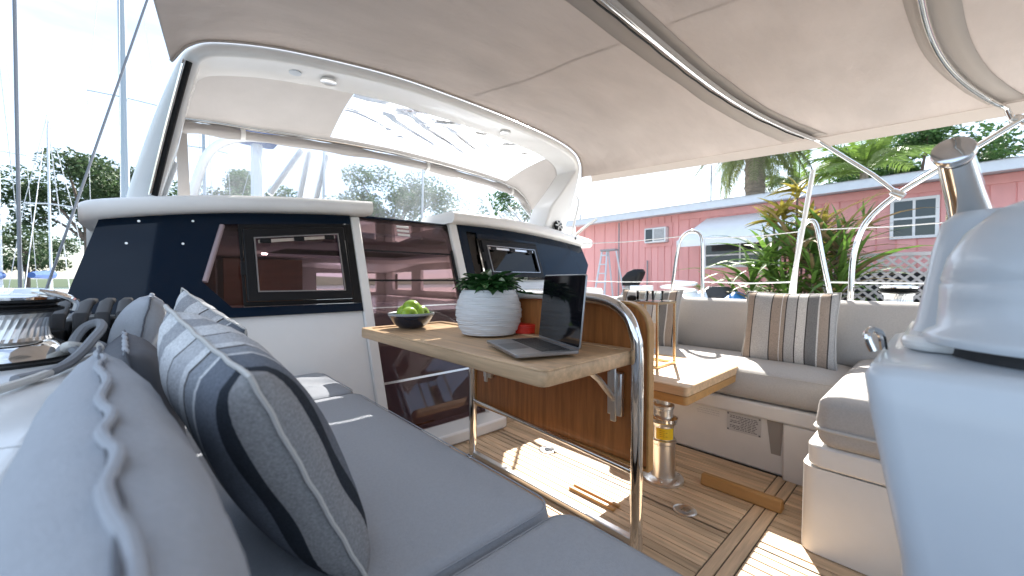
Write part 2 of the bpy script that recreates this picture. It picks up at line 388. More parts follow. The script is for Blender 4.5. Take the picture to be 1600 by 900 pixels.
# starboard side
obj('starboard_coaming', coam(2.80, 3.06, -3.2, 2.4, .1, .79), gel, yt, ang=80)
sb = obj('settee_base', MB().box(2.262, 2.80, .352, 2.06, -.004, .355), gelw, yt, bevel=.012)
obj('settee_lip', MB().box(2.215, 2.262, .352, 2.06, .275, .352), gelw, yt, bevel=.012)
obj('settee_base', MB().box(2.225, 2.2615, .352, .50, -.004, .272), gelw, yt, bevel=.008)
obj('drain_recess_patch', MB().prism([(2.258, .505, .268), (2.258, .575, .268), (2.258, .555, .10), (2.258, .515, .10)], (.006, 0, 0)), recess, yt, flat=True)  # flat patch, the shading of the recess painted as grey-brown
pl = obj('label_plate', MB().box(2.2575, 2.262, .60, .76, .165, .262), platem, yt, flat=True)
ik = MB()
for k in range(9):
    z = .246 - k * .0085; a = .612 + random.random() * .02; b = .745 - random.random() * .05 * (k % 3 == 2)
    y = a
    while y < b:
        q = min(b, y + .006 + random.random() * .014); ik.box(2.2565, 2.2573, y, q, z - .0018, z + .0018); y = q + .004
for (y, z) in ((.606, .255), (.754, .255), (.606, .171), (.754, .171)): ik.box(2.2565, 2.2573, y - .004, y + .004, z - .004, z + .004)
obj('print', ik, ink, pl, flat=True)
ik = MB(); 
for k in range(3):
    y = .80
    while y < .91:
        q = y + .006 + random.random() * .012; ik.box(2.2608, 2.2616, y, q, .246 - k * .012, .2495 - k * .012); y = q + .004
obj('moulded_lettering', ik, platem, yt, flat=True)
# aft helm locker on starboard, standing inboard of the settee
hl = MB().loft([[(x, y, z) for x, y in rr(2.30, -.33, .60 - .02 * (z > .25), .66, .05, 5)] for z in (.004, .30)])
obj('helm_locker', hl, gelw, yt, ang=80)
obj('helm_locker_lid', MB().loft([[(x, y, z) for x, y in rr(2.30, -.33, .585, .645, .05, 5)] for z in (.304, .385)]), gelw, yt, ang=80, bevel=.01)
# bulkheads
obj('bulkhead', MB().prism([bp(-.30, .10), bp(.893, .04), bp(.893, .79), bp(.28, .79), bp(-.30, .85)], (0, .05, 0)), gel, yt)
obj('bulkhead', MB().prism([bp(1.705, .04), bp(3.08, .10), bp(3.08, .98), bp(1.705, .955)], (0, .05, 0)), gel, yt)
bpanel('companion_post', [(.895, .04), (.955, .04), (.955, 1.372), (.895, 1.365)], .02, .10, gelw, bevel=.008)
bpanel('companion_post', [(1.633, .04), (1.703, .04), (1.703, 1.395), (1.633, 1.395)], .02, .10, gelw, bevel=.008)
obj('front_ledge', coam(1.72, 3.05, 2.10, 2.30, .80, .895, .04), gel, yt, ang=80)
st_ = MB(); st_.loft([[(x, y, z) for x, y in rr(1.33, 2.02, .37, .13, .05, 5)] for z in (.002, .075)]); obj('companion_step', st_, gel, yt, bevel=.012)
# coachroof caps: a rounded eyebrow over each side, dropping to the rail
def cap(path, name='roof_cap'):
    P = spline(path, 6); rings = []
    for i, p in enumerate(P):
        e = min(1, i / 3.0 + .35, (len(P) - 1 - i) / 3.0 + .35)
        rings.append([(p.x, p.y + a, p.z + b) for a, b in rr(.16, 0, .22 * e + .02, .042 * e, .038 * e, 5)])
    return obj(name, MB().loft(rings), gelw, yt, ang=80)
cap([(-.245, 2.43, 1.235), (-.17, 2.455, 1.275), (.2, 2.47, 1.345), (.6, 2.47, 1.39), (.96, 2.47, 1.418), (1.0, 2.47, 1.42)])
cap([(1.605, 2.47, 1.43), (1.66, 2.47, 1.435), (2.1, 2.47, 1.435), (2.6, 2.47, 1.41), (3.1, 2.46, 1.36), (3.29, 2.44, 1.33)])
def roofp(a, b): return (-.2 + 3.45 * b, 2.75 + 4.2 * a, 1.30 + .10 * math.sin(math.pi * b) - .25 * a * a)
roof = MB()
for (a0, a1, b0, b1) in ((0, .18, 0, 1), (.48, 1, 0, 1), (.18, .48, 0, .28), (.18, .48, .72, 1)): roof.grid(lambda a, b: roofp(a0 + (a1 - a0) * a, b0 + (b1 - b0) * b), 6, 10)
sky_ = MB().grid(lambda a, b: roofp(.18 + .30 * a, .28 + .44 * b), 4, 6); obj('added_skylight', sky_, smokel, yt)  # unseen roof opening added to brighten the saloon
obj('coachroof', roof, gel, yt)
obj('sliding_hatch', MB().box(.96, 1.63, 2.53, 3.3, 1.372, 1.39), blackg, yt, bevel=.006)

# port window band
wp = obj('cabin_window', MB().prism([bp(x, z, .022) for x, z in [(-.285, .84), (.264, .787), (.893, .787), (.893, .834), (.264, .834), (.155, .96), (.235, 1.25), (.87, 1.315), (.893, 1.315), (.893, 1.40), (-.18, 1.25)]], (0, .02, 0)), blackg, yt, flat=True)
obj('window_edge', MB().prism([bp(x, z, .0225) for x, z in [(.848, .835), (.8925, .835), (.8925, 1.314), (.848, 1.31)]], (0, .02, 0)), blackp, wp, flat=True)
bpanel('pane', [(.155, .96), (.264, .834), (.312, .834), (.312, 1.26), (.235, 1.25)], .008, .004, smoke, wp, bevel=0)
for poly in ([(.312, .836), (.847, .836), (.847, .850), (.312, .850)], [(.312, 1.240), (.847, 1.292), (.847, 1.312), (.312, 1.258)]): bpanel('window_edge', poly, .0226, .02, blackp, wp, bevel=0)
obj('mullion', MB().tube([bp(.245, 1.245, .02), bp(.165, .96, .02)], .012), mauve, wp)
def hatch(x0, x1, z0, z1, dz, parent, t=.055):
    o = [(x0, z0), (x1, z0), (x1, z1 + dz), (x0, z1)]; i = [(x0 + t, z0 + t), (x1 - t * .8, z0 + t), (x1 - t * .8, z1 + dz - t * .9), (x0 + t, z1 - t * .9)]
    f = bframe('opening_frame', o, i, .052, .03, blackp, parent, bevel=.005)
    e = .006; obj('inner_rim', ring_poly(MB(), [bp(a, b, .056) for a, b in i], [bp(i[0][0] + e, i[0][1] + e, .056), bp(i[1][0] - e, i[1][1] + e, .056), bp(i[2][0] - e, i[2][1] - e, .056), bp(i[3][0] + e, i[3][1] - e, .056)], (0, .012, 0)), alu, parent)
    bpanel('opening_pane', i, .03, .005, smokel, parent, bevel=0)
    a, b = i[3], i[2]; 
    obj('rail', MB().prism([bp(a[0] + .02, a[1] - .012, .045), bp(b[0] - .02, b[1] - .012, .045), bp(b[0] - .02, b[1] - .03, .045), bp(a[0] + .02, a[1] - .03, .045)], (0, .01, 0)), steel, parent)
    for q in (.12, .5, .88):
        x = a[0] + (b[0] - a[0]) * q; z = a[1] + (b[1] - a[1]) * q - .02
        obj('hinge', MB().prism([bp(x - .025, z - .014, .055), bp(x + .025, z - .014, .055), bp(x + .025, z + .012, .055), bp(x - .025, z + .012, .055)], (0, .012, 0)), blackp, parent)
    g = .016; oo = [(x0 - g, z0 - g), (x1 + g, z0 - g), (x1 + g, z1 + dz + g), (x0 - g, z1 + g)]
    bframe('outer_trim', oo, [(x0 - .002, z0 - .002), (x1 + .002, z0 - .002), (x1 + .002, z1 + dz + .002), (x0 - .002, z1 + .002)], .034, .008, blackp, parent, bevel=.002)
    obj('latch', MB().prism([bp(x0 - .02, z0 + .13, .05), bp(x0 + .012, z0 + .13, .05), bp(x0 + .012, z0 + .2, .05), bp(x0 - .02, z0 + .2, .05)], (0, .012, 0)), blackp, parent, bevel=.004)
hatch(.325, .835, .862, 1.232, .055, wp, t=.046)
for x, z in ((-.06, 1.235), (.13, 1.255), (-.10, 1.13), (.09, 1.14)):
    obj('screw', MB().lathe([(.006, 0), (.005, .003)], bp(x, z, .024), 8, Matrix.Rotation(R(90), 3, 'X')), steel, wp)
# starboard window band
ws = obj('cabin_window', MB().prism([bp(x, z, .022) for x, z in [(1.705, .957), (1.775, .957), (1.775, 1.345), (2.56, 1.325), (2.56, 1.39), (1.705, 1.40)]], (0, .02, 0)), blackg, yt, flat=True)
obj('dark_panel', MB().prism([bp(x, z, .0222) for x, z in [(2.562, .985), (3.12, .985), (3.23, 1.12), (3.19, 1.33), (2.562, 1.39)]], (0, .02, 0)), blackg, ws, flat=True)
bpanel('pane', [(1.776, .958), (1.872, .962), (1.872, 1.342), (1.776, 1.344)], .008, .004, smoke, ws, bevel=0)
for poly in ([(1.873, .962), (2.561, .985), (2.561, .975), (1.873, .973)], [(1.873, 1.298), (2.561, 1.290), (2.561, 1.325), (1.873, 1.342)], [(2.515, .976), (2.561, .976), (2.561, 1.289), (2.515, 1.289)]): bpanel('window_edge', poly, .0224, .02, blackg, ws, bevel=0)
hatch(1.885, 2.50, .985, 1.285, -.01, ws, t=.045)

# companionway door: smoked acrylic in two boards, stainless rails, a small vent
dr = bpanel('companionway_door', [(.957, .80), (1.631, .80), (1.631, 1.385), (.957, 1.37)], -.01, .012, smoke, bevel=0)
d2 = bpanel('companionway_door', [(.957, .06), (1.631, .06), (1.631, .794), (.957, .794)], -.012, .012, smoke, bevel=0)
for k in range(3): bpanel('vent_slot', [(1.21, 1.325 - k * .028), (1.30, 1.325 - k * .028), (1.30, 1.341 - k * .028), (1.21, 1.341 - k * .028)], .0, .008, platem, dr, bevel=.002)
obj('grab_bar', MB().tube([bp(1.595, 1.18, .03), bp(1.595, .82, .03)], .011), blackp, dr)
for z in (1.15, .96): obj('door_rail', MB().prism([bp(.957, z, -.004), bp(1.631, z, -.004), bp(1.631, z + .012, -.004), bp(.957, z + .012, -.004)], (0, .005, 0)), blackp, dr)
for z in (.60, .36): obj('door_rail', MB().prism([bp(.957, z, -.004), bp(1.631, z, -.004), bp(1.631, z + .012, -.004), bp(.957, z + .012, -.004)], (0, .005, 0)), steel, d2)

# saloon inside, with windows in its sides
def wall_open(x, th, ops, name='saloon_wall'):
    y = 2.75; mbx = MB(); z0, z1 = -.55, 1.27
    for (a, b, c, d) in ops:
        mbx.box(x, x + th, y, a, z0, z1); mbx.box(x, x + th, a, b, z0, c); mbx.box(x, x + th, a, b, d, z1); y = b
    mbx.box(x, x + th, y, 6.8, z0, z1); return obj(name, mbx, linen, yt, flat=True)
wall_open(3.06, .05, [(3.1, 4.0, .80, 1.12), (4.4, 5.5, .80, 1.12), (5.8, 6.5, .8, 1.1)])
wall_open(-.25, .05, [(3.3, 4.2, .80, 1.12), (4.6, 5.6, .80, 1.12)])  # port openings are unseen, cut to let light into the saloon
obj('saloon_floor', MB().box(-.2, 3.06, 2.2, 6.8, -.6, -.55), woodin, yt, flat=True)
mbx = MB(); mbx.box(-.25, 1.9, 6.8, 6.85, -.55, 1.27); mbx.box(1.9, 2.9, 6.8, 6.85, -.55, .75); mbx.box(1.9, 2.9, 6.8, 6.85, 1.08, 1.27); mbx.box(2.9, 3.1, 6.8, 6.85, -.55, 1.27)
obj('saloon_wall', mbx, linen, yt, flat=True)
obj('saloon_ceiling', MB().box(-.2, 3.06, 2.75, 3.5, 1.22, 1.25).box(-.2, 3.06, 4.77, 6.8, 1.22, 1.25).box(-.2, .76, 3.5, 4.77, 1.22, 1.25).box(2.29, 3.06, 3.5, 4.77, 1.22, 1.25), linen, yt, flat=True)
obj('galley_unit', MB().box(-.18, .75, 3.4, 5.4, -.55, .42), woodin, yt, bevel=.01)
obj('galley_unit', MB().box(-.18, .30, 3.4, 5.4, .72, 1.2), woodin, yt, bevel=.01)
obj('saloon_cabinet', MB().box(.5, 1.25, 5.0, 5.5, -.55, 1.2), woodin, yt, bevel=.01)
obj('saloon_seat', MB().box(2.2, 3.0, 3.2, 5.6, -.55, .2), linen, yt, bevel=.05)
obj('cabin_steps', MB().box(1.05, 1.55, 2.35, 2.6, -.55, -.1).box(1.05, 1.55, 2.6, 2.85, -.55, -.3), woodin, yt, bevel=.01)
for x, y in ((.62, 4.1), (.75, 4.3), (.66, 4.6)):
    obj('spotlight', MB().lathe([(.025, 0), (.02, -.012)], (x, y, 1.219), 12), lampm, yt)

# arch over the companionway
arch_pts = [(-.125, 2.52, 1.24), (-.085, 2.47, 1.42), (.0, 2.37, 1.72), (.075, 2.28, 1.93), (.12, 2.235, 2.0), (.22, 2.215, 2.055), (.5, 2.2, 2.12), (1.0, 2.2, 2.185), (1.45, 2.2, 2.20), (2.0, 2.2, 2.195), (2.5, 2.205, 2.165), (2.76, 2.215, 2.115), (2.88, 2.24, 2.04), (2.93, 2.28, 1.93), (2.945, 2.37, 1.68), (2.93, 2.47, 1.42), (2.90, 2.54, 1.26)]
AP = spline(arch_pts, 5); rings = []; ctr = Vector((1.41, 2.4, 1.45))
for i, p in enumerate(AP):
    t = (AP[min(i + 1, len(AP) - 1)] - AP[max(i - 1, 0)]).normalized()
    inn = Vector((-t.z, 0, t.x)) * -1
    if inn.dot(ctr - p) < 0: inn = -inn
    inn.normalize(); fwd = Vector((0, 1, 0)); leg = max(0, min(1, (2.0 - p.z) / .35))
    w_ = .065 + .045 * leg + (.17 * leg if p.x > 1.4 else 0); d_ = .26
    rings.append([p + inn * a + fwd * b for a, b in rr(w_ / 2, d_ / 2, w_ / 2, d_ / 2, .025, 4)])
ar = obj('arch', MB().loft(rings), gel, yt, ang=80)
# lights, speaker, track on the arch
for x, z in ((.72, 2.078), (2.03, 2.127)):
    obj('courtesy_light', MB().lathe([(.042, 0), (.042, -.010), (.034, -.014), (.0, -.014)], (x, 2.31, z), 20), steel, ar)
obj('light_cap', MB().lathe([(.03, .0), (.03, -.006)], (.55, 2.30, 2.062), 16), pod, ar)
sp = MB().lathe([(.052, 0), (.052, .02), (.044, .024), (.0, .018)], (2.80, 2.44, 1.475), 24, Matrix.Rotation(R(75), 3, 'X'))
so_ = obj('speaker', sp, blackp, ar)
for k in range(6):
    a = R(60 * k); m_ = Matrix.Rotation(R(75), 3, 'X')
    obj('speaker_spoke', MB().tube([Vector((2.80, 2.44, 1.475)) + m_ @ Vector((.012 * math.cos(a), .012 * math.sin(a), .026)), Vector((2.80, 2.44, 1.475)) + m_ @ Vector((.05 * math.cos(a), .05 * math.sin(a), .026))], .006, 6), gel, ar)
obj('track', MB().tube([(-.005, 2.455, 1.36), (.06, 2.36, 1.68), (.118, 2.262, 1.94)], .011, 8, 5), blackp, yt)
obj('track_rail', MB().tube([(-.022, 2.447, 1.36), (.043, 2.352, 1.68), (.101, 2.254, 1.94)], .008, 8, 5), chrome, yt)
lv = obj('louvre', MB().prism([(-.02, 2.62, 1.38), (.03, 2.62, 1.37), (.085, 2.62, 1.56), (.045, 2.62, 1.60)], (0, .12, 0)), pod, yt, bevel=.006)
obj('slat', MB().tube([(.01, 2.612, 1.39), (.062, 2.612, 1.57)], .004, 6), alu, lv)
obj('arch_hose', MB().tube([(2.97, 2.36, 1.78), (2.99, 2.34, 1.70), (2.97, 2.38, 1.5), (2.98, 2.42, 1.36)], .012, 8, 6), gel, yt)
obj('grab_handle', MB().tube([(3.02, 2.45, 1.36), (3.07, 2.36, 1.46), (3.16, 2.25, 1.56)], .014, 8, 4), steel, yt)
obj('side_lock', MB().lathe([(.02, 0), (.02, .02), (.012, .026)], (3.0, 2.40, 1.36), 12), blackp, yt)
# windscreen: curved sheet in a white rounded frame
hp = spline([(.16, 3.42, 1.36), (.19, 3.42, 1.58), (.27, 3.42, 1.84), (.40, 3.41, 1.965), (.60, 3.40, 2.02), (1.1, 3.40, 2.065), (1.5, 3.40, 2.075), (1.95, 3.40, 2.055), (2.4, 3.40, 1.99), (2.65, 3.41, 1.90), (2.80, 3.42, 1.72), (2.86, 3.42, 1.36)], 6)
wsn = obj('windscreen', MB().prism([(p.x, p.y + .0, p.z) for p in hp], (0, .006, 0)), scr, yt, flat=True)
obj('windscreen_frame', MB().tube([(p.x, p.y, p.z) for p in hp], .030, 10), gel, wsn)
for x in (1.0, 1.9): obj('windscreen_bar', MB().tube([(x, 3.39, 1.36), (x + .02, 3.39, 2.05)], .010, 8), pod, wsn)
for (a, b) in (((.64, 1.62), (.86, 2.0)), ((.92, 2.0), (.80, 1.4)), ((1.05, 2.0), (.92, 1.42))):
    obj('windscreen_strut', MB().tube([(a[0], 3.44, a[1]), (b[0], 3.44, b[1])], .022, 8), gel, wsn)

# ------------------------------------------------------------------ cockpit floor, plank by plank
fl = tag(obj('cockpit_floor', MB().box(-.05, 3.0, -3.2, 2.2, -.10, -.006), caulk, flat=True), kind='structure')
pk = {}
def plank(x0, x1, y0, y1, z=0.0, mat=teak, name='plank'):
    key = (round(x1 - x0, 3), round(y1 - y0, 3), mat.name)
    if key not in pk:
        h = MB(); a, b = (x1 - x0) / 2, (y1 - y0) / 2; c = .0015
        h.loft([[(-a, -b, -.008), (a, -b, -.008), (a, b, -.008), (-a, b, -.008)], [(-a, -b, -c), (a, -b, -c), (a, b, -c), (-a, b, -c)], [(-a + c, -b + c, 0), (a - c, -b + c, 0), (a - c, b - c, 0), (-a + c, b - c, 0)]])
        pk[key] = h.mesh('plank'); pk[key].materials.append(mat)
    o = bpy.data.objects.new(name, pk[key]); COL.objects.link(o); o.parent = fl; o.location = ((x0 + x1) / 2, (y0 + y1) / 2, z); return o
pit = .043
x = .66
while x < 2.25:
    if not (1.585 < x + pit / 2 < 1.70):
        plank(x, x + pit - .0042, .528, 1.95)
        plank(x, x + pit - .0042, -.9, .437)
    x += pit
plank(1.59, 1.635, .528, 1.95); plank(1.642, 1.692, .528, 1.95); plank(1.59, 1.635, -.9, .437); plank(1.642, 1.692, -.9, .437)
plank(.66, 2.25, .486, .523, mat=teakx); plank(.66, 2.25, .442, .481, mat=teakx)
for y in (1.955, 1.995): plank(.66, 2.25, y, y + .035, mat=teakx)
# floor fittings
for x, y in ((1.623, .705), (1.627, 1.49)):
    t = thing('floor_latch', 'round steel latch in the teak floor ' + ('near the end of the rail post' if y < 1 else 'below the varnished panel'), 'latch', (x, y, 0), 'latches let into the teak floor')
    obj('ring', MB().lathe([(.047, .0005), (.047, .004), (.040, .006), (.034, .003), (0, .003)], (x, y, 0), 24), steel, t)
    obj('handle', MB().box(x - .015, x + .015, y - .02, y + .012, .0035, .006), chrome, t)
for x in (1.39, 1.425):
    o = tag(obj('floor_batten', MB().box(x, x + .020, .90, 1.14, .001, .014), chockw, bevel=.004), 'short teak batten lying on the floor planks under the table, ' + ('port one of the pair' if x < 1.4 else 'starboard one of the pair'), 'batten', 'pair of teak battens under the table')
o = tag(obj('foot_chock', MB().prism([(1.885, .425, .001), (1.945, .425, .001), (1.93, .425, .05), (1.90, .425, .05)], (0, .325, 0)), chockw, bevel=.006), 'golden teak foot chock fixed to the floor in front of the starboard settee', 'foot chock')

# ------------------------------------------------------------------ cushions
CG = 'grey seat cushions of the port bench'
for (a, b, lab) in ((.555, 1.70, 'long grey seat cushion of the port bench in front of the folding table'), (1.715, 2.20, 'short grey seat cushion against the white bulkhead at the head of the port bench'), (-.35, .54, 'grey seat cushion end at the bottom edge, nearest the viewer')):
    t = thing('seat_cushion', lab, 'cushion', ((.3), (a + b) / 2, .37), CG)
    cushion('cover', -.08, .64, a, b, .372, .49, gfab, t, cr=.05, puff=.014, seam=True)
SG = 'pale settee cushions to starboard'
t = thing('seat_cushion', 'pale grey settee cushion in the sun under the striped pillow to starboard', 'cushion', (2.5, 1, .36), SG)
cushion('cover', 2.20, 2.80, .262, 2.0, .357, .515, gfab2, t, r=.05, cr=.04, puff=.02, seam=True)
t = thing('seat_cushion', 'deep grey cushion on the white helm locker beside the blue-grey console', 'cushion', (2.3, -.3, .39), SG)
cushion('cover', 1.695, 2.80, -.95, .285, .387, .560, gfab2, t, r=.035, cr=.05, puff=.02)
obj('piping', MB().tube([(x, y, .452) for x, y in rr(2.2475, -.3325, .559, .624, .05, 6)] + [(2.8065, .24, .452)], .006, 6), lpipe, t)
def backrest(lab, y0, y1, xb, z0, z1, lean=.10, th=.16, mat=gfab2, grp='pale backrest cushions to starboard', cat='cushion'):
    t = thing('backrest_cushion', lab, cat, (xb, (y0 + y1) / 2, z0), grp); rings = []
    cz, h = (z0 + z1) / 2, (z1 - z0) / 2; cy, l = (y0 + y1) / 2, (y1 - y0) / 2
    for ins, d in [(.12, -th * .44), (.03, -th * .40), (.012, -th * .3), (0, -th * .1), (0, th * .15), (.012, th * .32), (.03, th * .42), (.09, th * .49), (.16, th * .52)]:
        rings.append([(xb - d * (1 if mat != gfab else -1) + lean * (z - z0), y, z + .005 * math.sin(y * 9)) for y, z in rr(cy, cz, l - ins, h - ins, .06 - ins * .3, 6)])
    obj('cover', MB().loft(rings), mat, t, ang=100); return t
backrest('pale grey backrest cushion between the two striped pillows to starboard', .62, 1.78, 2.75, .50, .845)
backrest('pale grey backrest cushion right of the striped pillow, by the small chrome winch', -.12, .60, 2.75, .50, .86)
# striped pillows
PG = 'striped pillows on the settee'
pillow('striped_pillow', 'beige and grey striped pillow in the sun leaning on the starboard backrest', 'pillow', (2.545, .555, .70), (.03, -1, 0), (.30, 0, .95), .43, .42, .13, strA, lpipe, PG, zig=.002)
pillow('striped_pillow', 'striped pillow behind the brass lantern at the far end of the settee', 'pillow', (2.52, 1.36, .70), (.15, -1, 0), (.30, 0, .95), .42, .42, .13, strA, lpipe, PG)
pillow('striped_pillow', 'large blue-grey striped pillow standing on the port bench in the foreground', 'pillow', (.128, .80, .700), (.14, -.97, -.13), (-.42, 0, .91), .47, .42, .15, strB, lpipe, 'striped pillows on the port bench', zig=.001)
pillow('striped_pillow', 'striped pillow propped on its corner against the port bulkhead, farthest along the bench', 'pillow', (.14, 1.95, .69), (.45, -.75, -.40), (.0, -.30, .95), .36, .38, .13, strB, lpipe, 'striped pillows on the port bench', zig=.002)
# grey backrest pillows with a zip along the top
def zip_pillow(lab, c, ux, uy, w, h, t, zig=.008, mat=gfab):
    root = pillow('grey_pillow', lab, 'pillow', c, ux, uy, w, h, t, mat, dfab, 'grey backrest pillows along the port coaming', zig=.0015, pinch=.03, n=30)
    P = []
    for i in range(161):
        u = -.47 + .94 * i / 160; P.append((u * w, h / 2 * .985 + .0008 * math.sin(i * .5), zig * .3 * math.sin(i * .2 + 1.2 * math.sin(i * .06))))
    obj('zip_edge', MB().tube(P, .0042, 8), gfab, root, local=True); return root
zip_pillow('large plain grey pillow with a wavy zip nearest the viewer, on the port coaming', (-.038, .52, .64), (.085, -1, .0), (.0, 0, 1), .80, .44, .145, .011)
zip_pillow('grey pillow coloured dark as if in shadow, wedged behind the big striped pillow', (-.028, 1.20, .640), (.05, -1, .0), (-.14, 0, 1), .44, .40, .13, .004, M('shadowed_grey_fabric', (.13, .135, .15), .95, spec=.12, bump=.4, bscale=420))  # fabric colour darkened to imitate the shadow on this pillow
zip_pillow('pale grey zipped pillow at the far end of the coaming beside the rope clutches', (-.055, 1.675, .725), (.0, -1, .0), (.20, 0, .98), .45, .40, .13, .010)

# ------------------------------------------------------------------ folding table with its tubular frame
ft = thing('folding_table', 'teak folding table with a stainless tube frame holding the laptop and plant pot', 'table', (1.2, 1.2, 0))
tx0, tx1, ty0, ty1, tz = .765, 1.255, .715, 2.0, .72
tp = obj('tabletop', MB().loft([[(x, y, z) for x, y in rr((tx0 + tx1) / 2, (ty0 + ty1) / 2, (tx1 - tx0) / 2 - i, (ty1 - ty0) / 2 - i, .025, 5)] for z, i in ((tz - .045, .004), (tz - .040, 0), (tz - .006, 0), (tz - .003, .001))]), tabletop, ft, ang=50)
fo = rr((tx0 + tx1) / 2, (ty0 + ty1) / 2, (tx1 - tx0) / 2 - .001, (ty1 - ty0) / 2 - .001, .025, 5); fi = rr((tx0 + tx1) / 2, (ty0 + ty1) / 2, (tx1 - tx0) / 2 - .035, (ty1 - ty0) / 2 - .035, .012, 5)
obj('fiddle', ring_poly(MB(), [(x, y, tz - .003) for x, y in fo], [(x, y, tz - .003) for x, y in fi], (0, 0, .007)), tabletop, ft, bevel=.002)
frame = spline([(1.215, .695, .0), (1.215, .695, .35), (1.215, .695, .70), (1.215, .705, .78), (1.22, .74, .845), (1.23, .82, .888), (1.24, .95, .90), (1.25, 1.2, .90), (1.26, 1.5, .90), (1.265, 1.64, .885), (1.27, 1.70, .83), (1.27, 1.715, .72), (1.27, 1.715, .4), (1.27, 1.715, 0)], 6)
obj('frame', MB().tube(frame, .0215, 14), chrome, ft)
obj('stretcher', MB().tube([(1.216, .70, .30), (1.269, 1.71, .315)], .011, 10), chrome, ft)
obj('floor_rail', MB().box(1.255, 1.285, .74, 1.70, .004, .03), steel, ft, bevel=.004)
for y, x in ((.695, 1.215), (1.715, 1.27)): obj('foot_flange', MB().lathe([(.036, .001), (.036, .006), (.024, .012)], (x, y, 0), 18), chrome, ft)
sq = lambda l, h, r: rr(1.19, .605, l, h, r, 6)[:14] + [(1.19 - l, .605 - h - .03), (1.19 + l, .605 - h - .03)]
pn = sq(.50, .275, .09)
obj('centre_panel', MB().prism([(1.275, y, z) for y, z in pn], (.022, 0, 0)), panelwood, ft, bevel=.004)
obj('panel_edging', ring_poly(MB(), [(1.266, y, z) for y, z in sq(.511, .286, .10)], [(1.266, y, z) for y, z in sq(.501, .276, .09)], (.036, 0, 0)), chockw, ft, bevel=.003)
obj('shelf', MB().box(1.31, 1.45, .75, 1.65, .70, .72), tabletop, ft, bevel=.003)
obj('shelf_back', MB().box(1.43, 1.45, .75, 1.65, .721, .80), tabletop, ft, bevel=.003)
obj('catch', MB().box(1.2605, 1.2745, .98, 1.06, .79, .81), blackp, ft)
for y in (.80, 1.55):
    obj('support_bracket', MB().tube([(1.06, y, .675), (1.14, y, .62), (1.235, y, .53)], .011, 8), steel, ft)
    obj('bracket_plate', MB().box(1.235, 1.258, y - .03, y + .03, .47, .63).box(1.225, 1.237, y - .012, y + .012, .45, .66), steel, ft, bevel=.004)

# small cocktail table on a telescopic pedestal
ct = thing('cocktail_table', 'small double-leaf teak table on a telescopic alloy pedestal in the sun', 'table', (1.83, .89, 0))
obj('tabletop', MB().loft([[(x, y, z) for x, y in rr(1.935, .93, .315 - i, .23 - i, .02, 5)] for z, i in ((.481, .0), (.517, 0), (.520, .004))]), tabletop, ct)
obj('folded_leaf', MB().loft([[(x, y, z) for x, y in rr(1.935, .93, .314 - i, .229 - i, .02, 5)] for z, i in ((.441, .004), (.445, 0), (.478, 0))]), chockw, ct)
pc = (1.81, .895, 0)
obj('pedestal', MB().lathe([(.095, .001), (.095, .012), (.085, .018), (.058, .024), (.056, .05), (.055, .18), (.060, .185), (.060, .20), (.050, .205), (.050, .27), (.056, .272), (.060, .285), (.056, .30), (.044, .305), (.044, .345), (.050, .35), (.050, .365), (.032, .37), (.032, .44)], pc, 30), steel, ct, ang=30)
obj('collar', MB().lathe([(.061, .285), (.066, .29), (.066, .305), (.058, .31)], pc, 30), chrome, ct)
sk = MB()
a0 = math.atan2(-.895, -1.81)
ringp = [[(pc[0] + .0515 * math.cos(a0 + q), pc[1] + .0515 * math.sin(a0 + q), z) for q in [R(-38 + 7 * k) for k in range(15)]] for z in (.208, .262)]
obj('sticker', sk.loft(ringp, closed=False, caps=False), yellow, ct)
ik = MB()
for j, z in enumerate((.250, .241, .232, .223)):
    for k in range(2 + j % 2):
        q0 = R(-18 + k * 15); q1 = q0 + R(10)
        ik.loft([[(pc[0] + .0522 * math.cos(a0 + q), pc[1] + .0522 * math.sin(a0 + q), zz) for q in (q0, (q0 + q1) / 2, q1)] for zz in (z, z + .0025)], closed=False, caps=False)
obj('sticker_print', ik, M('sticker_ink', (.35, .2, .01), .6), ct)
for k in range(3): obj('bolt', MB().lathe([(.008, .016), (.008, .022)], (pc[0] + .078 * math.cos(R(200 + 60 * k)), pc[1] + .078 * math.sin(R(200 + 60 * k)), 0), 8), chrome, ct)

# things on the table --------------------------------------------------------
pot = thing('plant_pot', 'round white ribbed ceramic pot on the teak table', 'pot', (1.125, 1.395, .724))
pc2 = Vector((1.125, 1.395, .722)); prof = [(.085, 0), (.105, .004)]
for i in range(61):
    t_ = i / 60; r_ = .105 + .05 * math.sin(math.pi * (.08 + .74 * t_) ** .9) ** 1.0 - .008 * t_; prof.append((r_ + .0022 * math.sin(i * 2.2 + .0), .004 + .196 * t_))
prof += [(.112, .203), (.105, .2), (.10, .18), (.0, .178)]
po = MB(); rings = []
for j, (r_, z) in enumerate(prof):
    rings.append([(pc2.x + (r_ + (.0016 * math.sin(5 * a + j * .7) if 3 < j < 60 else 0)) * math.cos(a), pc2.y + (r_ + (.0016 * math.sin(5 * a + j * .7) if 3 < j < 60 else 0)) * math.sin(a), pc2.z + z + (.0016 * math.sin(3 * a + j) if 3 < j < 60 else 0)) for a in [2 * math.pi * k / 40 for k in range(40)]])
po.loft(rings); obj('pot_body', po, potm, pot, ang=80)
obj('soil', MB().lathe([(.102, .172), (.0, .182)], pc2, 24), dark, pot)
plt = thing('pot_plant', 'bushy dark green plant growing in the white ribbed pot', 'plant', pc2 + Vector((0, 0, .18)))
lf = MB(); nn = 5; rows = []
for i in range(nn + 1):
    t_ = i / nn; wd = .024 * math.sin(math.pi * (.06 + .94 * t_) ** .8); z = .012 * math.sin(math.pi * t_) - .028 * t_ * t_
    rows.append([(-wd, .075 * t_, z + .007), (0, .075 * t_, z), (wd, .075 * t_, z + .007)])
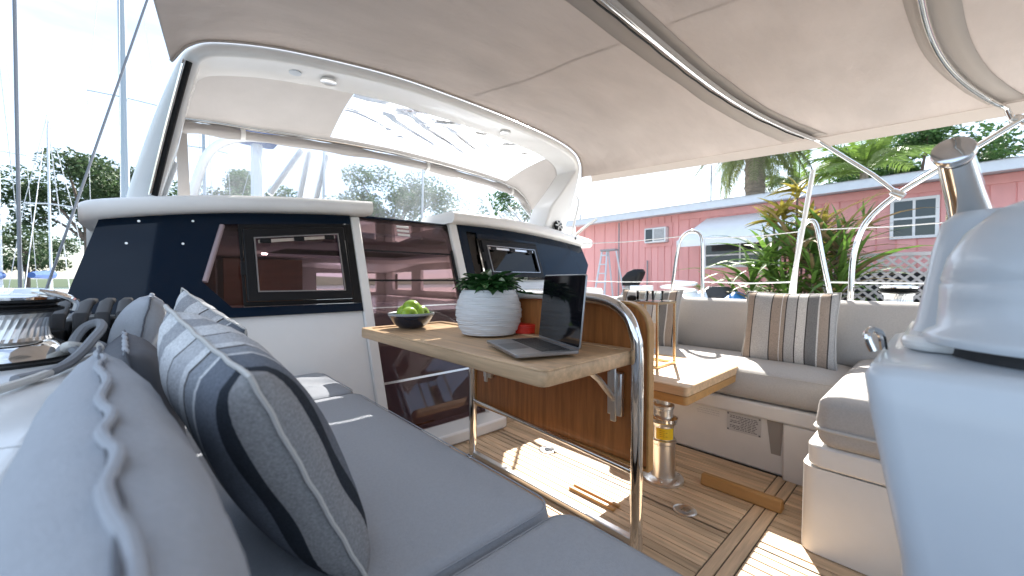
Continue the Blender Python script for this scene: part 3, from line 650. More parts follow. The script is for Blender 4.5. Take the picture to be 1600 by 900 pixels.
lf.loft(rows, closed=False, caps=False); lm = lf.mesh('leaf'); lm.materials.append(leafm)
for i in range(190):
    a = random.random() * 6.283; r_ = .098 * math.sqrt(random.random()); o = bpy.data.objects.new('leaf', lm); COL.objects.link(o); o.parent = plt
    o.location = (r_ * math.cos(a), r_ * math.sin(a), .005 + .05 * random.random() * (1 - (r_ / .12) ** 2) + .005)
    o.rotation_euler = (R(random.uniform(5, 65)), R(random.uniform(-25, 25)), a - math.pi / 2 + random.uniform(-.8, .8)); s_ = random.uniform(.7, 1.2); o.scale = (s_, s_, s_)
bc = Vector((.975, 1.85, .722))
bw = thing('bowl', 'dark navy bowl with a grey rim holding green apples', 'bowl', bc)
obj('bowl_body', MB().lathe([(.055, 0), (.062, .002), (.088, .022), (.112, .058), (.116, .070), (.112, .071), (.106, .060), (.08, .02), (.0, .012)], bc, 36), navy, bw)
obj('rim', MB().lathe([(.1165, .066), (.1185, .073), (.114, .078), (.109, .073), (.111, .066)], bc, 36), bowlrim, bw)
apv = [(r_ * .047, z * .047) for r_, z in ((.0, -.72), (.2, -.86), (.5, -.84), (.8, -.6), (1.0, -.1), (1.03, .2), (.95, .5), (.7, .78), (.4, .86), (.18, .78), (.0, .6))]
for i, (dx, dy, dz, rx, ry, lab) in enumerate(((-.035, -.035, .062, 70, 20, 'green apple at the left front of the navy bowl'), (.04, -.02, .064, 60, -40, 'green apple at the right front of the navy bowl, its stalk hollow facing the viewer'), (-.01, .045, .066, 20, 10, 'green apple at the back of the navy bowl'), (.0, .0, .094, 40, 15, 'green apple on top of the others in the navy bowl'))):
    t = thing('apple', lab, 'apple', bc + Vector((dx, dy, dz)), 'green apples in the bowl')
    m_ = Euler((R(rx), R(ry), R(40 * i))).to_matrix()
    obj('flesh', MB().lathe(apv, bc + Vector((dx, dy, dz)), 24, m_), applem, t)
    c = bc + Vector((dx, dy, dz)); obj('stalk', MB().tube([c + m_ @ Vector((0, 0, .029)), c + m_ @ Vector((.003, 0, .05))], .0016, 6), barkt, t)
rc = (1.265, 1.30, .722)
t = thing('red_tub', 'small round red tub behind the white pot and laptop', 'tub', rc)
obj('tub_body', MB().lathe([(.05, 0), (.055, .004), (.056, .03)], rc, 28), redm, t); obj('lid', MB().lathe([(.058, .031), (.058, .042), (.05, .046), (0, .046)], rc, 28), redm, t)
# laptop
lp = thing('laptop', 'open grey laptop with a dark screen at the corner of the teak table', 'laptop', (.97, .98, .727))
fx = Vector((-.115, -.29, 0)).normalized(); fy = Vector((.29, -.115, 0)).normalized(); A = Vector((.925, 1.165, .728)); W, D = .318, .225
def LP(a, b, z): return A + fx * a + fy * b + Vector((0, 0, z))
def lr(a0, a1, b0, b1, r, z0, z1): return MB().loft([[LP(a, b, z) for a, b in rr((a0 + a1) / 2, (b0 + b1) / 2, (a1 - a0) / 2, (b1 - b0) / 2, r, 4)] for z in (z0, z1)])
base = obj('base', lr(0, W, 0, D, .012, .0, .011), alu, lp, bevel=.002)
ky = MB()
for r_ in range(6):
    for c in range(14): ky.box(0, .0165, 0, .0145, 0, .0012, Matrix.Translation(LP(.022 + c * .0196, .098 + r_ * .0175, .0112)) @ Matrix((fx, fy, Vector((0, 0, 1)))).transposed().to_4x4())
obj('keyboard', ky, keysm, base, flat=True)['kind'] = 'stuff'
obj('trackpad', lr(.105, .215, .012, .088, .004, .0112, .0117), M('trackpad_grey', (.16, .165, .175), .3, metal=.6), base)
tl = Vector((0, 0, 1)) * math.cos(R(6)) + fy * math.sin(R(6))
def SC(a, h, d): return LP(a, D - .004, .010) + tl * h + fy * d
scn = obj('screen_lid', MB().loft([[SC(a, h, d) for a, h in rr(W / 2, .127, W / 2, .125, .010, 4)] for d in (0, .006)]), alu, lp, bevel=.0015)
obj('screen', MB().prism([SC(a, h, -.0012) for a, h in rr(W / 2, .129, W / 2 - .003, .119, .008, 4)], fy * .001), screenm, scn, flat=True)
# lantern, candle, tumblers on the cocktail table
x0, x1, y0, y1, z0, z1 = 1.86, 2.05, .955, 1.125, .522, .855
lt_ = thing('lantern', 'slim brass framed glass lantern standing on the small teak table', 'lantern', (1.955, 1.04, z0))
q = .006
for (x, y) in ((x0, y0), (x1, y0), (x0, y1), (x1, y1)): obj('corner_post', MB().box(x - q, x + q, y - q, y + q, z0 + .012, z1 - .012), gold, lt_, bevel=.001)
for z, nm in ((z0 + .006, 'base_frame'), (z1 - .006, 'top_frame')):
    obj(nm, ring_poly(MB(), [(x0 - q, y0 - q, z - .006), (x1 + q, y0 - q, z - .006), (x1 + q, y1 + q, z - .006), (x0 - q, y1 + q, z - .006)], [(x0 + q, y0 + q, z - .006), (x1 - q, y0 + q, z - .006), (x1 - q, y1 - q, z - .006), (x0 + q, y1 - q, z - .006)], (0, 0, .012)), gold, lt_)
obj('glass_top', MB().box(x0 - .004, x1 + .004, y0 - .004, y1 + .004, z1 + .0005, z1 + .005), glassm, lt_, flat=True)
cn = (1.93, 1.075, .522)
t = thing('candle', 'cream pillar candle in a glass cylinder inside the brass lantern', 'candle', cn)
obj('wax', MB().lathe([(.033, .002), (.033, .20), (.029, .205), (0, .198)], cn, 24), wax, t); obj('wick', MB().tube([(cn[0], cn[1], .72), (cn[0] + .002, cn[1], .738)], .0015, 6), dark, t)
obj('glass_cylinder', MB().lathe([(.045, .001), (.045, .25)], cn, 28, caps=False), glassm, t)
for i, (x, y) in enumerate(((1.90, 1.06), (1.985, 1.02))):
    c = (x, y, z1 + .0055); t = thing('tumbler', 'short clear glass tumbler on top of the lantern, ' + ('the left one beside the black cap' if i == 0 else 'the right one over the brass post'), 'glass', c, 'tumblers on the lantern')
    obj('glass_wall', MB().lathe([(.026, 0), (.029, .002), (.031, .05), (.028, .05), (.026, .008), (0, .007)], c, 20), glassm, t)
c = (1.87, 1.105, z1 + .0055)
tag(obj('bottle_stopper', MB().lathe([(.02, 0), (.024, .006), (.024, .018), (.016, .026), (0, .028)], c, 18), blackp), 'small black cap on the corner of the lantern top', 'stopper')

# ------------------------------------------------------------------ winches, clutches, rope
def winch(c, s, lab):
    t = thing('winch', lab, 'winch', c, 'chrome sheet winches')
    def P(p): return [(r_ * s, z * s) for r_, z in p]
    obj('pad', MB().lathe(P([(.126, -.003), (.126, .004), (.112, .006), (0, .006)]), c, 40), blackp, t)
    obj('base', MB().lathe(P([(.108, .0062), (.110, .012), (.104, .02), (.098, .034), (.086, .046), (.074, .054)]), c, 40), chrome, t)
    n = 72; rings = []
    for r_, z in P([(.072, .054), (.068, .062), (.064, .085), (.066, .108), (.074, .120)]):
        rings.append([(c[0] + (r_ + (.0012 * s if k % 2 else 0)) * math.cos(2 * math.pi * k / n + z * 5), c[1] + (r_ + (.0012 * s if k % 2 else 0)) * math.sin(2 * math.pi * k / n + z * 5), c[2] + z) for k in range(n)])
    obj('drum', MB().loft(rings), steel, t, flat=True)
    obj('tailer_jaw', MB().lathe(P([(.074, .1201), (.092, .126), (.094, .132), (.078, .138), (.078, .142), (.094, .148), (.094, .154)]), c, 40), blackp, t)
    obj('top_cap', MB().lathe(P([(.095, .1541), (.096, .160), (.086, .168), (.03, .172), (.022, .165), (0, .165)]), c, 40), chrome, t)
    obj('feeder_arm', MB().tube([(c[0] + .02 * s, c[1] - .05 * s, c[2] + .174 * s), (c[0] + .07 * s, c[1] - .05 * s, c[2] + .172 * s), (c[0] + .112 * s, c[1] - .03 * s, c[2] + .150 * s), (c[0] + .11 * s, c[1] - .02 * s, c[2] + .125 * s)], .008 * s, 8, 4), chrome, t)
    return t
winch((-.268, 1.50, .772), .98, 'large chrome winch with a black self-tailing jaw on the port coaming')
winch((2.97, .15, .792), .86, 'small chrome winch on the starboard coaming behind the backrest cushion')
rb = thing('rope_clutch_bank', 'row of black lever rope clutches below the dark cabin panel', 'rope clutch', (-.2, 1.72, .77))
obj('base_plate', MB().box(-.352, -.06, 1.64, 2.0, .7705, .785), blackp, rb, bevel=.004)
for i in range(7):
    x = -.330 + i * .042
    b = obj('clutch_body', MB().prism([(x - .016, 1.65, .786), (x - .016, 1.65, .815), (x - .016, 1.73, .845), (x - .016, 1.92, .845), (x - .016, 1.97, .786)], (.032, 0, 0)), blackp, rb, bevel=.005)
    lvm = MB().loft([[(x + a, y, z + b_) for a, b_ in rr(0, 0, w2, .009, .008, 3)] for y, z, w2 in ((1.60, .832, .014), (1.625, .868, .016), (1.75, .896, .016), (1.90, .900, .014))])
    obj('lever', lvm, rubber, b, bevel=.002)
    obj('clutch_end', MB().box(x - .0155, x + .0155, 1.585, 1.648, .787, .834), blackp, b, bevel=.009)
    obj('line', MB().tube([(x, 1.96, .80), (x, 2.32, .84)], .006, 8), rope_g, b)
pts = [(-.20, 1.16, .782), (-.16, 1.22, .784), (-.135, 1.28, .80), (-.115, 1.34, .83), (-.105, 1.40, .85), (-.115, 1.46, .86), (-.14, 1.47, .848), (-.155, 1.44, .82), (-.15, 1.40, .80), (-.125, 1.42, .79), (-.11, 1.50, .79), (-.14, 1.57, .80)]
tag(obj('rope_loop', MB().tube(pts, .010, 8, 8), rope_g), 'grey rope looped between the chrome winch and the rope clutches', 'rope')
pts = [(-.12, 1.50, .79), (-.13, 1.44, .80), (-.16, 1.40, .815), (-.17, 1.44, .80), (-.15, 1.50, .79), (-.12, 1.48, .80), (-.11, 1.40, .79), (-.13, 1.34, .785), (-.20, 1.10, .781), (-.3, .95, .780)]
tag(obj('rope_tail', MB().tube(pts, .008, 8, 8), rope_l), 'pale rope tail coiled at the foot of the rope clutches', 'rope')

# ------------------------------------------------------------------ helm console
hc = thing('helm_console', 'pale blue-grey helm console filling the right edge of the picture', 'helm console', (.9, -.15, 0))
rings = []
for z, x0_, y1_ in ((.006, .63, .0), (.40, .640, .012), (.63, .653, .028), (.80, .664, .060), (.845, .668, .066), (.858, .674, .060), (.862, .684, .050)):
    rings.append([(x, y, z) for x, y in rr((x0_ + 1.15) / 2, (y1_ - .75) / 2, (1.15 - x0_) / 2, (y1_ + .75) / 2, .03, 5)])
obj('console_body', MB().loft(rings), pod, hc, ang=60)
obj('pod_body', MB().loft([[(x, y, z) for x, y in rr(1.03 + q, -.205, a, b, .04, 5)] for z, a, b, q in ((.863, .14, .240, 0), (.90, .11, .232, 0), (1.02, .09, .215, .01), (1.065, .085, .205, .01), (1.082, .07, .19, .01))]), pod, hc, ang=60)
obj('pod_lip', MB().loft([[(x, y, z) for x, y in rr(1.02, -.20, .19, .24, .04, 5)] for z in (.8635, .885)]), gel, hc, bevel=.008)
dc = (.865, -.135, .868)
cv = obj('compass_cover', MB().lathe([(.150, .012), (.153, .018), (.150, .026), (.138, .034), (.136, .075), (.136, .094), (.133, .098), (.135, .103), (.128, .135), (.112, .168), (.084, .198), (.045, .216), (0, .222)], dc, 48), pod, hc, ang=60)
obj('compass_base', MB().lathe([(.125, -.006), (.125, .012), (0, .013)], dc, 40), rubber, hc)
obj('console_clip', MB().tube([(.80, .066, .862), (.80, .073, .884), (.812, .070, .893), (.826, .060, .886), (.828, .056, .862)], .005, 8, 5), chrome, hc)
# chrome throttle/grab post
gp = thing('grab_post', 'thick polished steel post with a flat domed cap leaning behind the helm console', 'grab post', (1.10, .03, 1.09))
b0, b1 = Vector((1.158, -.045, 1.06)), Vector((.940, -.012, 1.17)); ax = (b1 - b0).normalized(); mrot = Vector((0, 0, 1)).rotation_difference(ax).to_matrix(); ln = (b1 - b0).length
obj('post', MB().lathe([(.034, 0), (.031, .02), (.024, ln * .6), (.021, ln - .01)], b0, 32, mrot), chrome, gp)
obj('cap', MB().lathe([(.021, ln - .008), (.025, ln), (.026, ln + .006), (.0245, ln + .011), (.018, ln + .014), (0, ln + .015)], b0, 32, mrot), chrome, gp)
obj('hinge', MB().tube([b0 + Vector((-.038, .025, .01)), b0 + Vector((-.042, .028, .06))], .012, 8), chrome, gp)
obj('bolt', MB().lathe([(.012, 0), (.012, .012)], b0 + Vector((-.046, .028, .02)), 10), gold, gp)

# ------------------------------------------------------------------ bimini
bi = thing('bimini', 'large beige bimini canopy stretched overhead on stainless hoops', 'awning', (1.4, .3, 2))
CX = 1.41
def archedge(s):       # the aft top edge of the arch, 0 port - 1 starboard
    pts_ = [Vector(p) for p in arch_pts[3:14]]; P = spline(pts_, 6); f = s * (len(P) - 1); i = min(int(f), len(P) - 2); p = P[i].lerp(P[i + 1], f - i)
    return Vector((p.x + (-.02 if s < .5 else .02) * abs(2 * s - 1) ** 4, p.y - .005, p.z - .003))
def hoopline(y, zc, zs, x0, x1, skew=0):
    def f(s):
        u = 2 * s - 1; return Vector((x0 + (x1 - x0) * s, y + skew * abs(u) ** 3, zc - (zc - zs) * (abs(u) ** 2.6)))
    return f
h1 = hoopline(.80, 1.965, 1.82, -.13, 2.95, -.30)
h2 = hoopline(.06, 1.905, 1.80, -.15, 2.98, -.26)
h3 = hoopline(-1.3, 1.86, 1.74, -.12, 2.95, -.1)
SEC = [archedge, h1, h2, h3]
def bim(a, b):
    f = a * 3; i = min(int(f), 2); t = f - i; p = SEC[i](b).lerp(SEC[i + 1](b), t)
    e = 1 - abs(2 * b - 1) ** 6
    p.z += .010 * math.sin(math.pi * t) * -e + .004 * math.sin(b * 31 + a * 7) * math.sin(math.pi * t) * e
    g = math.sin(math.pi * t) ** .6 * e
    p.z += .006 * g * math.sin((b * 3 + t) * 9) + .0045 * g * math.sin(16 * b + 7 * t + 3 * math.sin(4 * t + 2 * b)) + .003 * g * math.sin(38 * b - 13 * t + 2 * math.sin(9 * b))
    for (b0_, t0_, k_) in ((.0, 0., 19), (1., 0., 23), (1., 1., 21), (0., 1., 17)):
        q_ = math.hypot((b - b0_) * 2.4, t - t0_); p.z += .006 * math.exp(-q_ * 2.2) * math.sin(k_ * math.atan2(t - t0_ + 1e-4, (b - b0_) * 2.4 + 1e-4)) * min(1, q_ * 6) * e
    return p
mb = MB(); mb.grid(bim, 110, 130); cnv = obj('canopy', mb, canvas, bi, ang=180)
sm = cnv.modifiers.new('thickness', 'SOLIDIFY'); sm.thickness = .003; sm.offset = 1
def sleeve(fn, a0, a1, dz, name, mat):
    m_ = MB(); m_.grid(lambda a, b: bim(a0 + (a1 - a0) * a, .01 + .98 * b) + Vector((0, 0, dz)), 4, 70); o = obj(name, m_, mat, bi, ang=180)
    s = o.modifiers.new('thickness', 'SOLIDIFY'); s.thickness = .002; s.offset = 1; return o
for b_ in (.52,):
    m_ = MB(); m_.grid(lambda a, q: bim(.005 + .99 * a, b_ + (q - .5) * .004) + Vector((0, 0, -.0010)), 110, 2); obj('seam', m_, canvas, bi, ang=180)
sleeve(None, .333 - .030, .333 + .030, -.004, 'sleeve', canvasd)
sleeve(None, .667 - .020, .667 + .020, -.004, 'sleeve', canvasd)
for f_, hh, nm in ((h1, .019, 'hoop'), (h2, .021, 'hoop')):
    pts = [f_(s / 40) + Vector((0, 0, -hh)) for s in range(0, 41)]
    if f_ is h1: pts += [Vector((2.985, .40, 1.70)), Vector((2.96, .26, 1.555)), Vector((2.95, .175, 1.452))]
    else: pts += [Vector((3.0, -.22, 1.72))]
    obj(nm, MB().tube(pts, .0115, 10), chrome, bi)
zp = MB(); 
for b0_, b1_ in ((.0, 1.0),):
    zp.grid(lambda a, b: h1(.02 + .96 * b) + Vector((0, -.012 + .024 * a - .024, -.033 - .010 * math.sin(math.pi * a))), 3, 50)
obj('zip_sleeve', zp, dcanvas, bi)
obj('zip', MB().tube([h1(s / 50) + Vector((0, .030, -.016 + .002 * math.sin(s * 1.7))) for s in range(1, 50)], .004, 6), blackp, bi)
# edge binding and hanging hem along both sides
for b in (1,):
    m_ = MB(); m_.grid(lambda a, q: bim(.02 + .98 * a, b) + Vector((.012 * q * (1 if b else -1), 0, -.055 * q)), 50, 2); obj('hem', m_, canvasd, bi, ang=180)
obj('arch_binding', MB().tube([archedge(s / 60) + Vector((0, -.004, -.004)) for s in range(61)], .007, 6), canvasd, bi)
sf = thing('bimini_strut', 'bent stainless tube rising from the starboard coaming to the bimini hoops', 'tube', (2.95, .34, .8))
obj('tube', MB().tube([(2.95, .345, .78), (2.95, .342, .95), (2.95, .335, 1.10), (2.95, .31, 1.22), (2.95, .265, 1.32), (2.95, .154, 1.434), (2.95, -.05, 1.573), (2.95, -.249, 1.71), (2.95, -.62, 1.96)], .0145, 10, 5), chrome, sf)
for p in ((2.95, .16, 1.43), (2.96, -.24, 1.705)):
    obj('joint', MB().lathe([(.020, -.03), (.023, -.02), (.023, .02), (.018, .03)], p, 14, Euler((R(-50), 0, 0)).to_matrix()), steel, sf)

# ------------------------------------------------------------------ dodger (spray hood canvas between arch and windscreen)
dg = thing('dodger', 'beige spray hood with a clear wrinkled panel hanging between arch and windscreen', 'spray hood', (1.4, 2.7, 1.9))
def inner(s):
    P = spline(arch_pts[2:15], 6); f = s * (len(P) - 1); i = min(int(f), len(P) - 2); p = P[i].lerp(P[i + 1], f - i)
    c = Vector((1.41, p.y, 1.45)); d = (c - p).normalized(); return p + d * .035 + Vector((0, .128, 0))
bar = spline([(.045, 2.90, 1.72), (.08, 2.90, 1.84), (.13, 2.90, 1.885), (.40, 2.90, 1.908), (.9, 2.90, 1.945), (1.41, 2.90, 1.966), (1.95, 2.90, 1.955), (2.4, 2.90, 1.93), (2.68, 2.90, 1.89), (2.83, 2.90, 1.80), (2.90, 2.90, 1.70)], 8)
def barp(s):
    f = s * (len(bar) - 1); i = min(int(f), len(bar) - 2); return bar[i].lerp(bar[i + 1], f - i)
def dod(a, b, k=0):
    p = inner(b).lerp(barp(b), a); p.z += .035 * math.sin(math.pi * a) * math.sin(math.pi * b); return p
def dpanel(name, b0, b1, mat, a0=0, a1=1, wr=0):
    m_ = MB(); m_.grid(lambda a, b: dod(a0 + (a1 - a0) * a, b0 + (b1 - b0) * b) + Vector((0, 0, wr * math.sin(b * 40 + 9 * math.sin(a * 5) + a * 6) * math.sin(math.pi * a) * math.sin(math.pi * b))), 24, 40); return obj(name, m_, mat, dg, ang=180)
dpanel('canvas_panel', .0, .40, dcanvas); dpanel('canvas_panel', .735, 1.0, dcanvas)
dpanel('canvas_strip', .40, .735, dcanvas, .0, .04); dpanel('canvas_strip', .40, .735, dcanvas, .94, 1.0)
vp = dpanel('clear_panel', .401, .734, pvinyl, .041, .939, .011)
obj('bar', MB().tube(bar, .014, 10), chrome, dg)
m_ = MB(); rings = []
for i in range(61):
    p = barp(.03 + .94 * i / 60) + Vector((0, .01, -.045)); r_ = .030 + .004 * math.sin(i * 1.3); rings.append([p + Vector((0, r_ * 1.1 * math.cos(q), r_ * math.sin(q) + .004 * math.sin(3 * q + i * .6))) for q in [2 * math.pi * k / 14 for k in range(14)]])
obj('rolled_flap', m_.loft(rings), dcanvas, dg)
for s in (.30, .55, .78): obj('strap', MB().lathe([(.037, -.012), (.038, 0), (.037, .012)], barp(s) + Vector((0, .01, -.045)), 14, Euler((0, R(90), 0)).to_matrix()), gelw, dg)
obj('side_strap', MB().prism([(.085, 2.93, 1.86), (.135, 2.93, 1.86), (.15, 2.96, 1.38), (.095, 2.96, 1.38)], (0, .006, 0)), dcanvas, dg)
obj('zip', MB().tube([inner(s / 40) + Vector((0, .01, .004)) for s in range(41)], .005, 6), canvasd, dg)
# open side window of the dodger to starboard
sidew = MB(); sidew.add([(2.86, 2.62, 1.42), (2.90, 3.36, 1.42), (2.84, 3.36, 1.72), (2.88, 2.92, 1.78)], [(0, 1, 2, 3)])
obj('side_window', sidew, scr, dg, flat=True)
for k in range(3): obj('window_strap', MB().tube([(2.83, 2.66 + .16 * k, 1.44), (2.80, 2.98 + .16 * k, 1.80 - .04 * k)], .010, 6), (steel, wiref, gel)[k], dg)

# ------------------------------------------------------------------ guard rails to starboard
GG = 'stainless gate hoops along the starboard rail'
def hoop(name, pts, r, lab, grp=GG):
    t = thing(name, lab, 'rail', pts[0], grp); obj('tube', MB().tube(pts, r, 10, 6), chrome, t)
    for p in (pts[0], pts[-1]): obj('foot', MB().lathe([(.026, 0), (.026, .008), (r + .004, .014), (r + .004, .05)], p, 14), steel, t)
hoop('gate_hoop', [(3.12, 1.50, .702), (3.12, 1.47, .95), (3.12, 1.43, 1.22), (3.12, 1.40, 1.31), (3.12, 1.335, 1.352), (3.12, 1.265, 1.33), (3.12, 1.24, 1.25), (3.12, 1.235, .95), (3.12, 1.235, .702)], .0135, 'stainless gate hoop in front of the pink house awning')
hoop('gate_hoop', [(3.12, .655, .702), (3.12, .645, .95), (3.12, .625, 1.24), (3.12, .60, 1.325), (3.12, .565, 1.35), (3.12, .535, 1.31), (3.12, .50, 1.10), (3.12, .43, .702)], .0135, 'stainless gate hoop in front of the croton bush')
def line(name, pts, r, mat, lab, cat, grp=None, k=0): return tag(obj(name, MB().tube(pts, r, 6, k), mat), lab, cat, grp)
LG = 'guard wires along the starboard rail'
line('guard_wire', [(3.12, 2.6, 1.335), (3.12, 1.9, 1.31), (3.12, 1.40, 1.318)], .004, gel, 'upper white guard wire left of the first gate hoop', 'guard wire', LG)
line('guard_wire', [(3.12, 1.236, 1.29), (3.12, .9, 1.275), (3.12, .63, 1.285)], .004, gel, 'upper white guard wire between the two gate hoops', 'guard wire', LG)
line('guard_wire', [(3.12, .535, 1.29), (3.12, .2, 1.275), (3.12, -.8, 1.28)], .004, gel, 'upper white guard wire right of the second gate hoop', 'guard wire', LG)
line('guard_wire', [(3.12, 2.6, .965), (3.12, 1.9, .95), (3.12, 1.475, .955)], .004, gel, 'lower white guard wire left of the first gate hoop', 'guard wire', LG)
line('guard_wire', [(3.12, 1.236, .955), (3.12, .9, .945), (3.12, .65, .955)], .006, gel, 'lower white guard wire between the two gate hoops', 'guard wire', LG)
line('guard_wire', [(3.12, .47, .955), (3.12, .2, .95), (3.12, -.8, .955)], .006, gel, 'lower white guard wire right of the second gate hoop', 'guard wire', LG)
line('white_pole', [(3.05, .545, 1.66), (3.08, .60, 1.30), (3.09, .655, .92), (3.09, .67, .72)], .014, gel, 'slanting white pole rising in front of the croton bush to the bimini', 'pole')
# own shrouds to port
line('shroud', [(-.66, 4.0, .70), (-.645, 4.0, 3.9)], .010, wire, 'dark vertical shroud wire at the far left', 'shroud', 'shroud wires on the port side')
line('shroud', [(-.60, 4.0, .70), (.02, 4.0, 3.25), (.3, 4.0, 4.4)], .008, wire, 'diagonal grey stay crossing the sky left of the arch', 'shroud', 'shroud wires on the port side')

# ------------------------------------------------------------------ pink house beyond the dock
HX = 11.0
ho = thing('pink_house', 'long low pink boarded house with a pale roof edge behind the dock', 'house', (HX, 2, -.4))
obj('wall_core', MB().box(HX + .02, HX + 7, -6, 8.75, -.45, 2.84), pink, ho, flat=True)
brd = {}
y = -4.4; i = 0
while y < 8.7:
    wd = .295
    if y > 5.0: wd = .205 if 5.0 < y < 6.9 else .42
    b_ = min(y + wd, 8.74); key = round(b_ - y, 3)
    if key not in brd:
        brd[key] = MB().box(-.0, .018, 0, b_ - y - .022, 0, 3.26).mesh('wall_board'); brd[key].materials.append(pink)
    o = bpy.data.objects.new('wall_board', brd[key]); COL.objects.link(o); o.parent = ho; o.location = (0 + .001 * (i % 2), y - 2, -.02); y = b_; i += 1
obj('dark_backing', MB().box(HX - .06, HX - .001, -2.6, 1.75, -.42, 1.12), dark, ho, flat=True)  # added dark sheet standing in for the darkness behind the lattice
obj('frieze_board', MB().box(HX - .03, HX, -4.4, 5.0, 2.66, 2.82), pink, ho, bevel=.004)
obj('fascia', MB().box(HX - .52, HX - .47, -6.2, 9.0, 2.80, 2.985), fasc, ho, bevel=.006)
obj('soffit', MB().box(HX - .47, HX + .018, -6.2, 9.0, 2.845, 2.86), fasc, ho)
obj('roof', MB().prism([(HX - .55, -6.3, 2.987), (HX + 3.7, -6.3, 3.42), (HX + 7.5, -6.3, 2.987)], (0, 15.4, 0)), roofm, ho)
line_v = MB().tube([(HX - .3, 4.05, 3.0), (HX - .3, 4.05, 3.95)], .02, 6); obj('vent_pipe', line_v, greyp, ho)
obj('vent_pipe', MB().tube([(HX - .3, 8.3, 3.0), (HX - .3, 8.3, 3.2)], .03, 6), greyp, ho)
def window(y0, y1, z0, z1, bars, hbars=1, fr=.055):
    wn = obj('window', ring_poly(MB(), [(HX - .035, y0, z0), (HX - .035, y1, z0), (HX - .035, y1, z1), (HX - .035, y0, z1)], [(HX - .035, y0 + fr, z0 + fr), (HX - .035, y1 - fr, z0 + fr), (HX - .035, y1 - fr, z1 - fr), (HX - .035, y0 + fr, z1 - fr)], (.034, 0, 0)), whitep, ho, bevel=.004)
    obj('pane', MB().box(HX - .020, HX - .012, y0 + fr, y1 - fr, z0 + fr, z1 - fr), dglass, wn, flat=True)
    for k in range(1, bars): q = y0 + (y1 - y0) * k / bars; obj('glazing_bar', MB().box(HX - .032, HX - .0205, q - .02, q + .02, z0 + fr, z1 - fr), whitep, wn)
    for k in range(1, hbars + 1): q = z0 + (z1 - z0) * k / (hbars + 1); obj('glazing_bar', MB().box(HX - .0315, HX - .0206, y0 + fr, y1 - fr, q - .02, q + .02), whitep, wn)
window(.02, .70, 1.78, 2.58, 2); window(2.55, 4.32, 1.29, 1.95, 2); window(-3.2, -2.2, 1.6, 2.58, 2)
ac = obj('air_conditioner', MB().box(HX - .20, HX - .002, 5.32, 5.98, 2.06, 2.50), whitep, ho, bevel=.012)
for k in range(10): obj('louvre', MB().box(HX - .206, HX - .2005, 5.36, 5.68, 2.11 + k * .035, 2.132 + k * .035), greyp, ac)
obj('grille', MB().box(HX - .205, HX - .2005, 5.72, 5.94, 2.10, 2.46), dglass, ac)
obj('trim', ring_poly(MB(), [(HX - .025, 5.2, 1.95), (HX - .025, 6.1, 1.95), (HX - .025, 6.1, 2.62), (HX - .025, 5.2, 2.62)], [(HX - .025, 5.3, 2.04), (HX - .025, 6.0, 2.04), (HX - .025, 6.0, 2.52), (HX - .025, 5.3, 2.52)], (.024, 0, 0)), pink, ho)
obj('corner_seam', MB().box(HX - .012, HX + .001, 6.95, 6.99, -.4, 2.8), greyp, ho)
obj('drain_pipe', MB().tube([(HX - .06, 5.95, -.4), (HX - .06, 5.95, 1.55)], .022, 6), greyp, ho)
aw = MB(); ax0, ax1 = HX - .025, HX - 1.15
for k in range(14):
    a = k / 14; b = (k + .96) / 14
    def ap(t, u, dz=0): return Vector((ax0 + (ax1 - ax0) * u, 1.9 + (4.25 + .30 * u - 1.9) * t, 2.62 - .66 * u + dz))
    sl_ = MB().loft([[ap(0, a), ap(0, b), ap(0, b, -.02), ap(0, a, -.014)], [ap(1, a), ap(1, b), ap(1, b, -.02), ap(1, a, -.014)]]); obj('awning_slat', sl_, awn, ho, flat=True)
obj('awning_valance', MB().box(ax1 - .02, ax1, 1.9, 4.55, 1.80, 1.968), awn, ho, bevel=.004)

# ladder leaning by the house
ld = thing('stepladder', 'aluminium stepladder standing open against the pink wall', 'ladder', (10.3, 7.05, -.4))
for s, y0_, y1_, nm in ((0, 7.42, 7.20, 'rail'), (1, 6.92, 7.02, 'rail')): obj(nm, MB().tube([(10.05, y0_, -.4), (10.4, y1_, 1.86)], .03, 6), alu if 0 else aluw, ld)
for y0_, y1_ in ((6.95, 6.98), (6.45, 6.70)): obj('back_leg', MB().tube([(10.8, y0_, -.4), (10.42, y1_, 1.86)], .026, 6), aluw, ld)
for k in range(8):
    t_ = (k + .5) / 8; obj('step', MB().box(10.0 + .35 * t_, 10.12 + .35 * t_, 6.92 + .10 * t_, 7.42 - .22 * t_, -.4 + 2.26 * t_, -.37 + 2.26 * t_), aluw, ld)
obj('top_tray', MB().box(10.32, 10.52, 6.68, 7.22, 1.86, 1.92), greyp, ld, bevel=.01)
# lattice fence with crossing laths
lf_ = thing('lattice_fence', 'weathered lattice fence below the small white window of the pink house', 'fence', (9.7, 0, -.4))
ll = {}
X0, X1, Z0, Z1 = -2.4, 1.55, -.38, 1.42
for d in (1, -1):
    c = X0 - (Z1 - Z0) if d == 1 else X0
    while c < (X1 if d == 1 else X1 + (Z1 - Z0)):
        # lath runs y = c + d*(z-Z0)
        zs = sorted([max(Z0, min(Z1, Z0 + (X0 - c) * d)), max(Z0, min(Z1, Z0 + (X1 - c) * d))]); za, zb = zs
        if zb - za > .08:
            ya, yb = c + d * (za - Z0), c + d * (zb - Z0); xo = 9.70 if d == 1 else 9.712
            obj('lath', MB().loft([[(xo, ya - .028, za), (xo + .010, ya - .028, za), (xo + .010, ya + .028, za), (xo, ya + .028, za)], [(xo, yb - .028, zb), (xo + .010, yb - .028, zb), (xo + .010, yb + .028, zb), (xo, yb + .028, zb)]]), latt, lf_, flat=True)
        c += .155
for z in (Z0, Z1): obj('rail', MB().box(9.68, 9.74, X0, X1, z - .03, z + .03), latt, lf_)
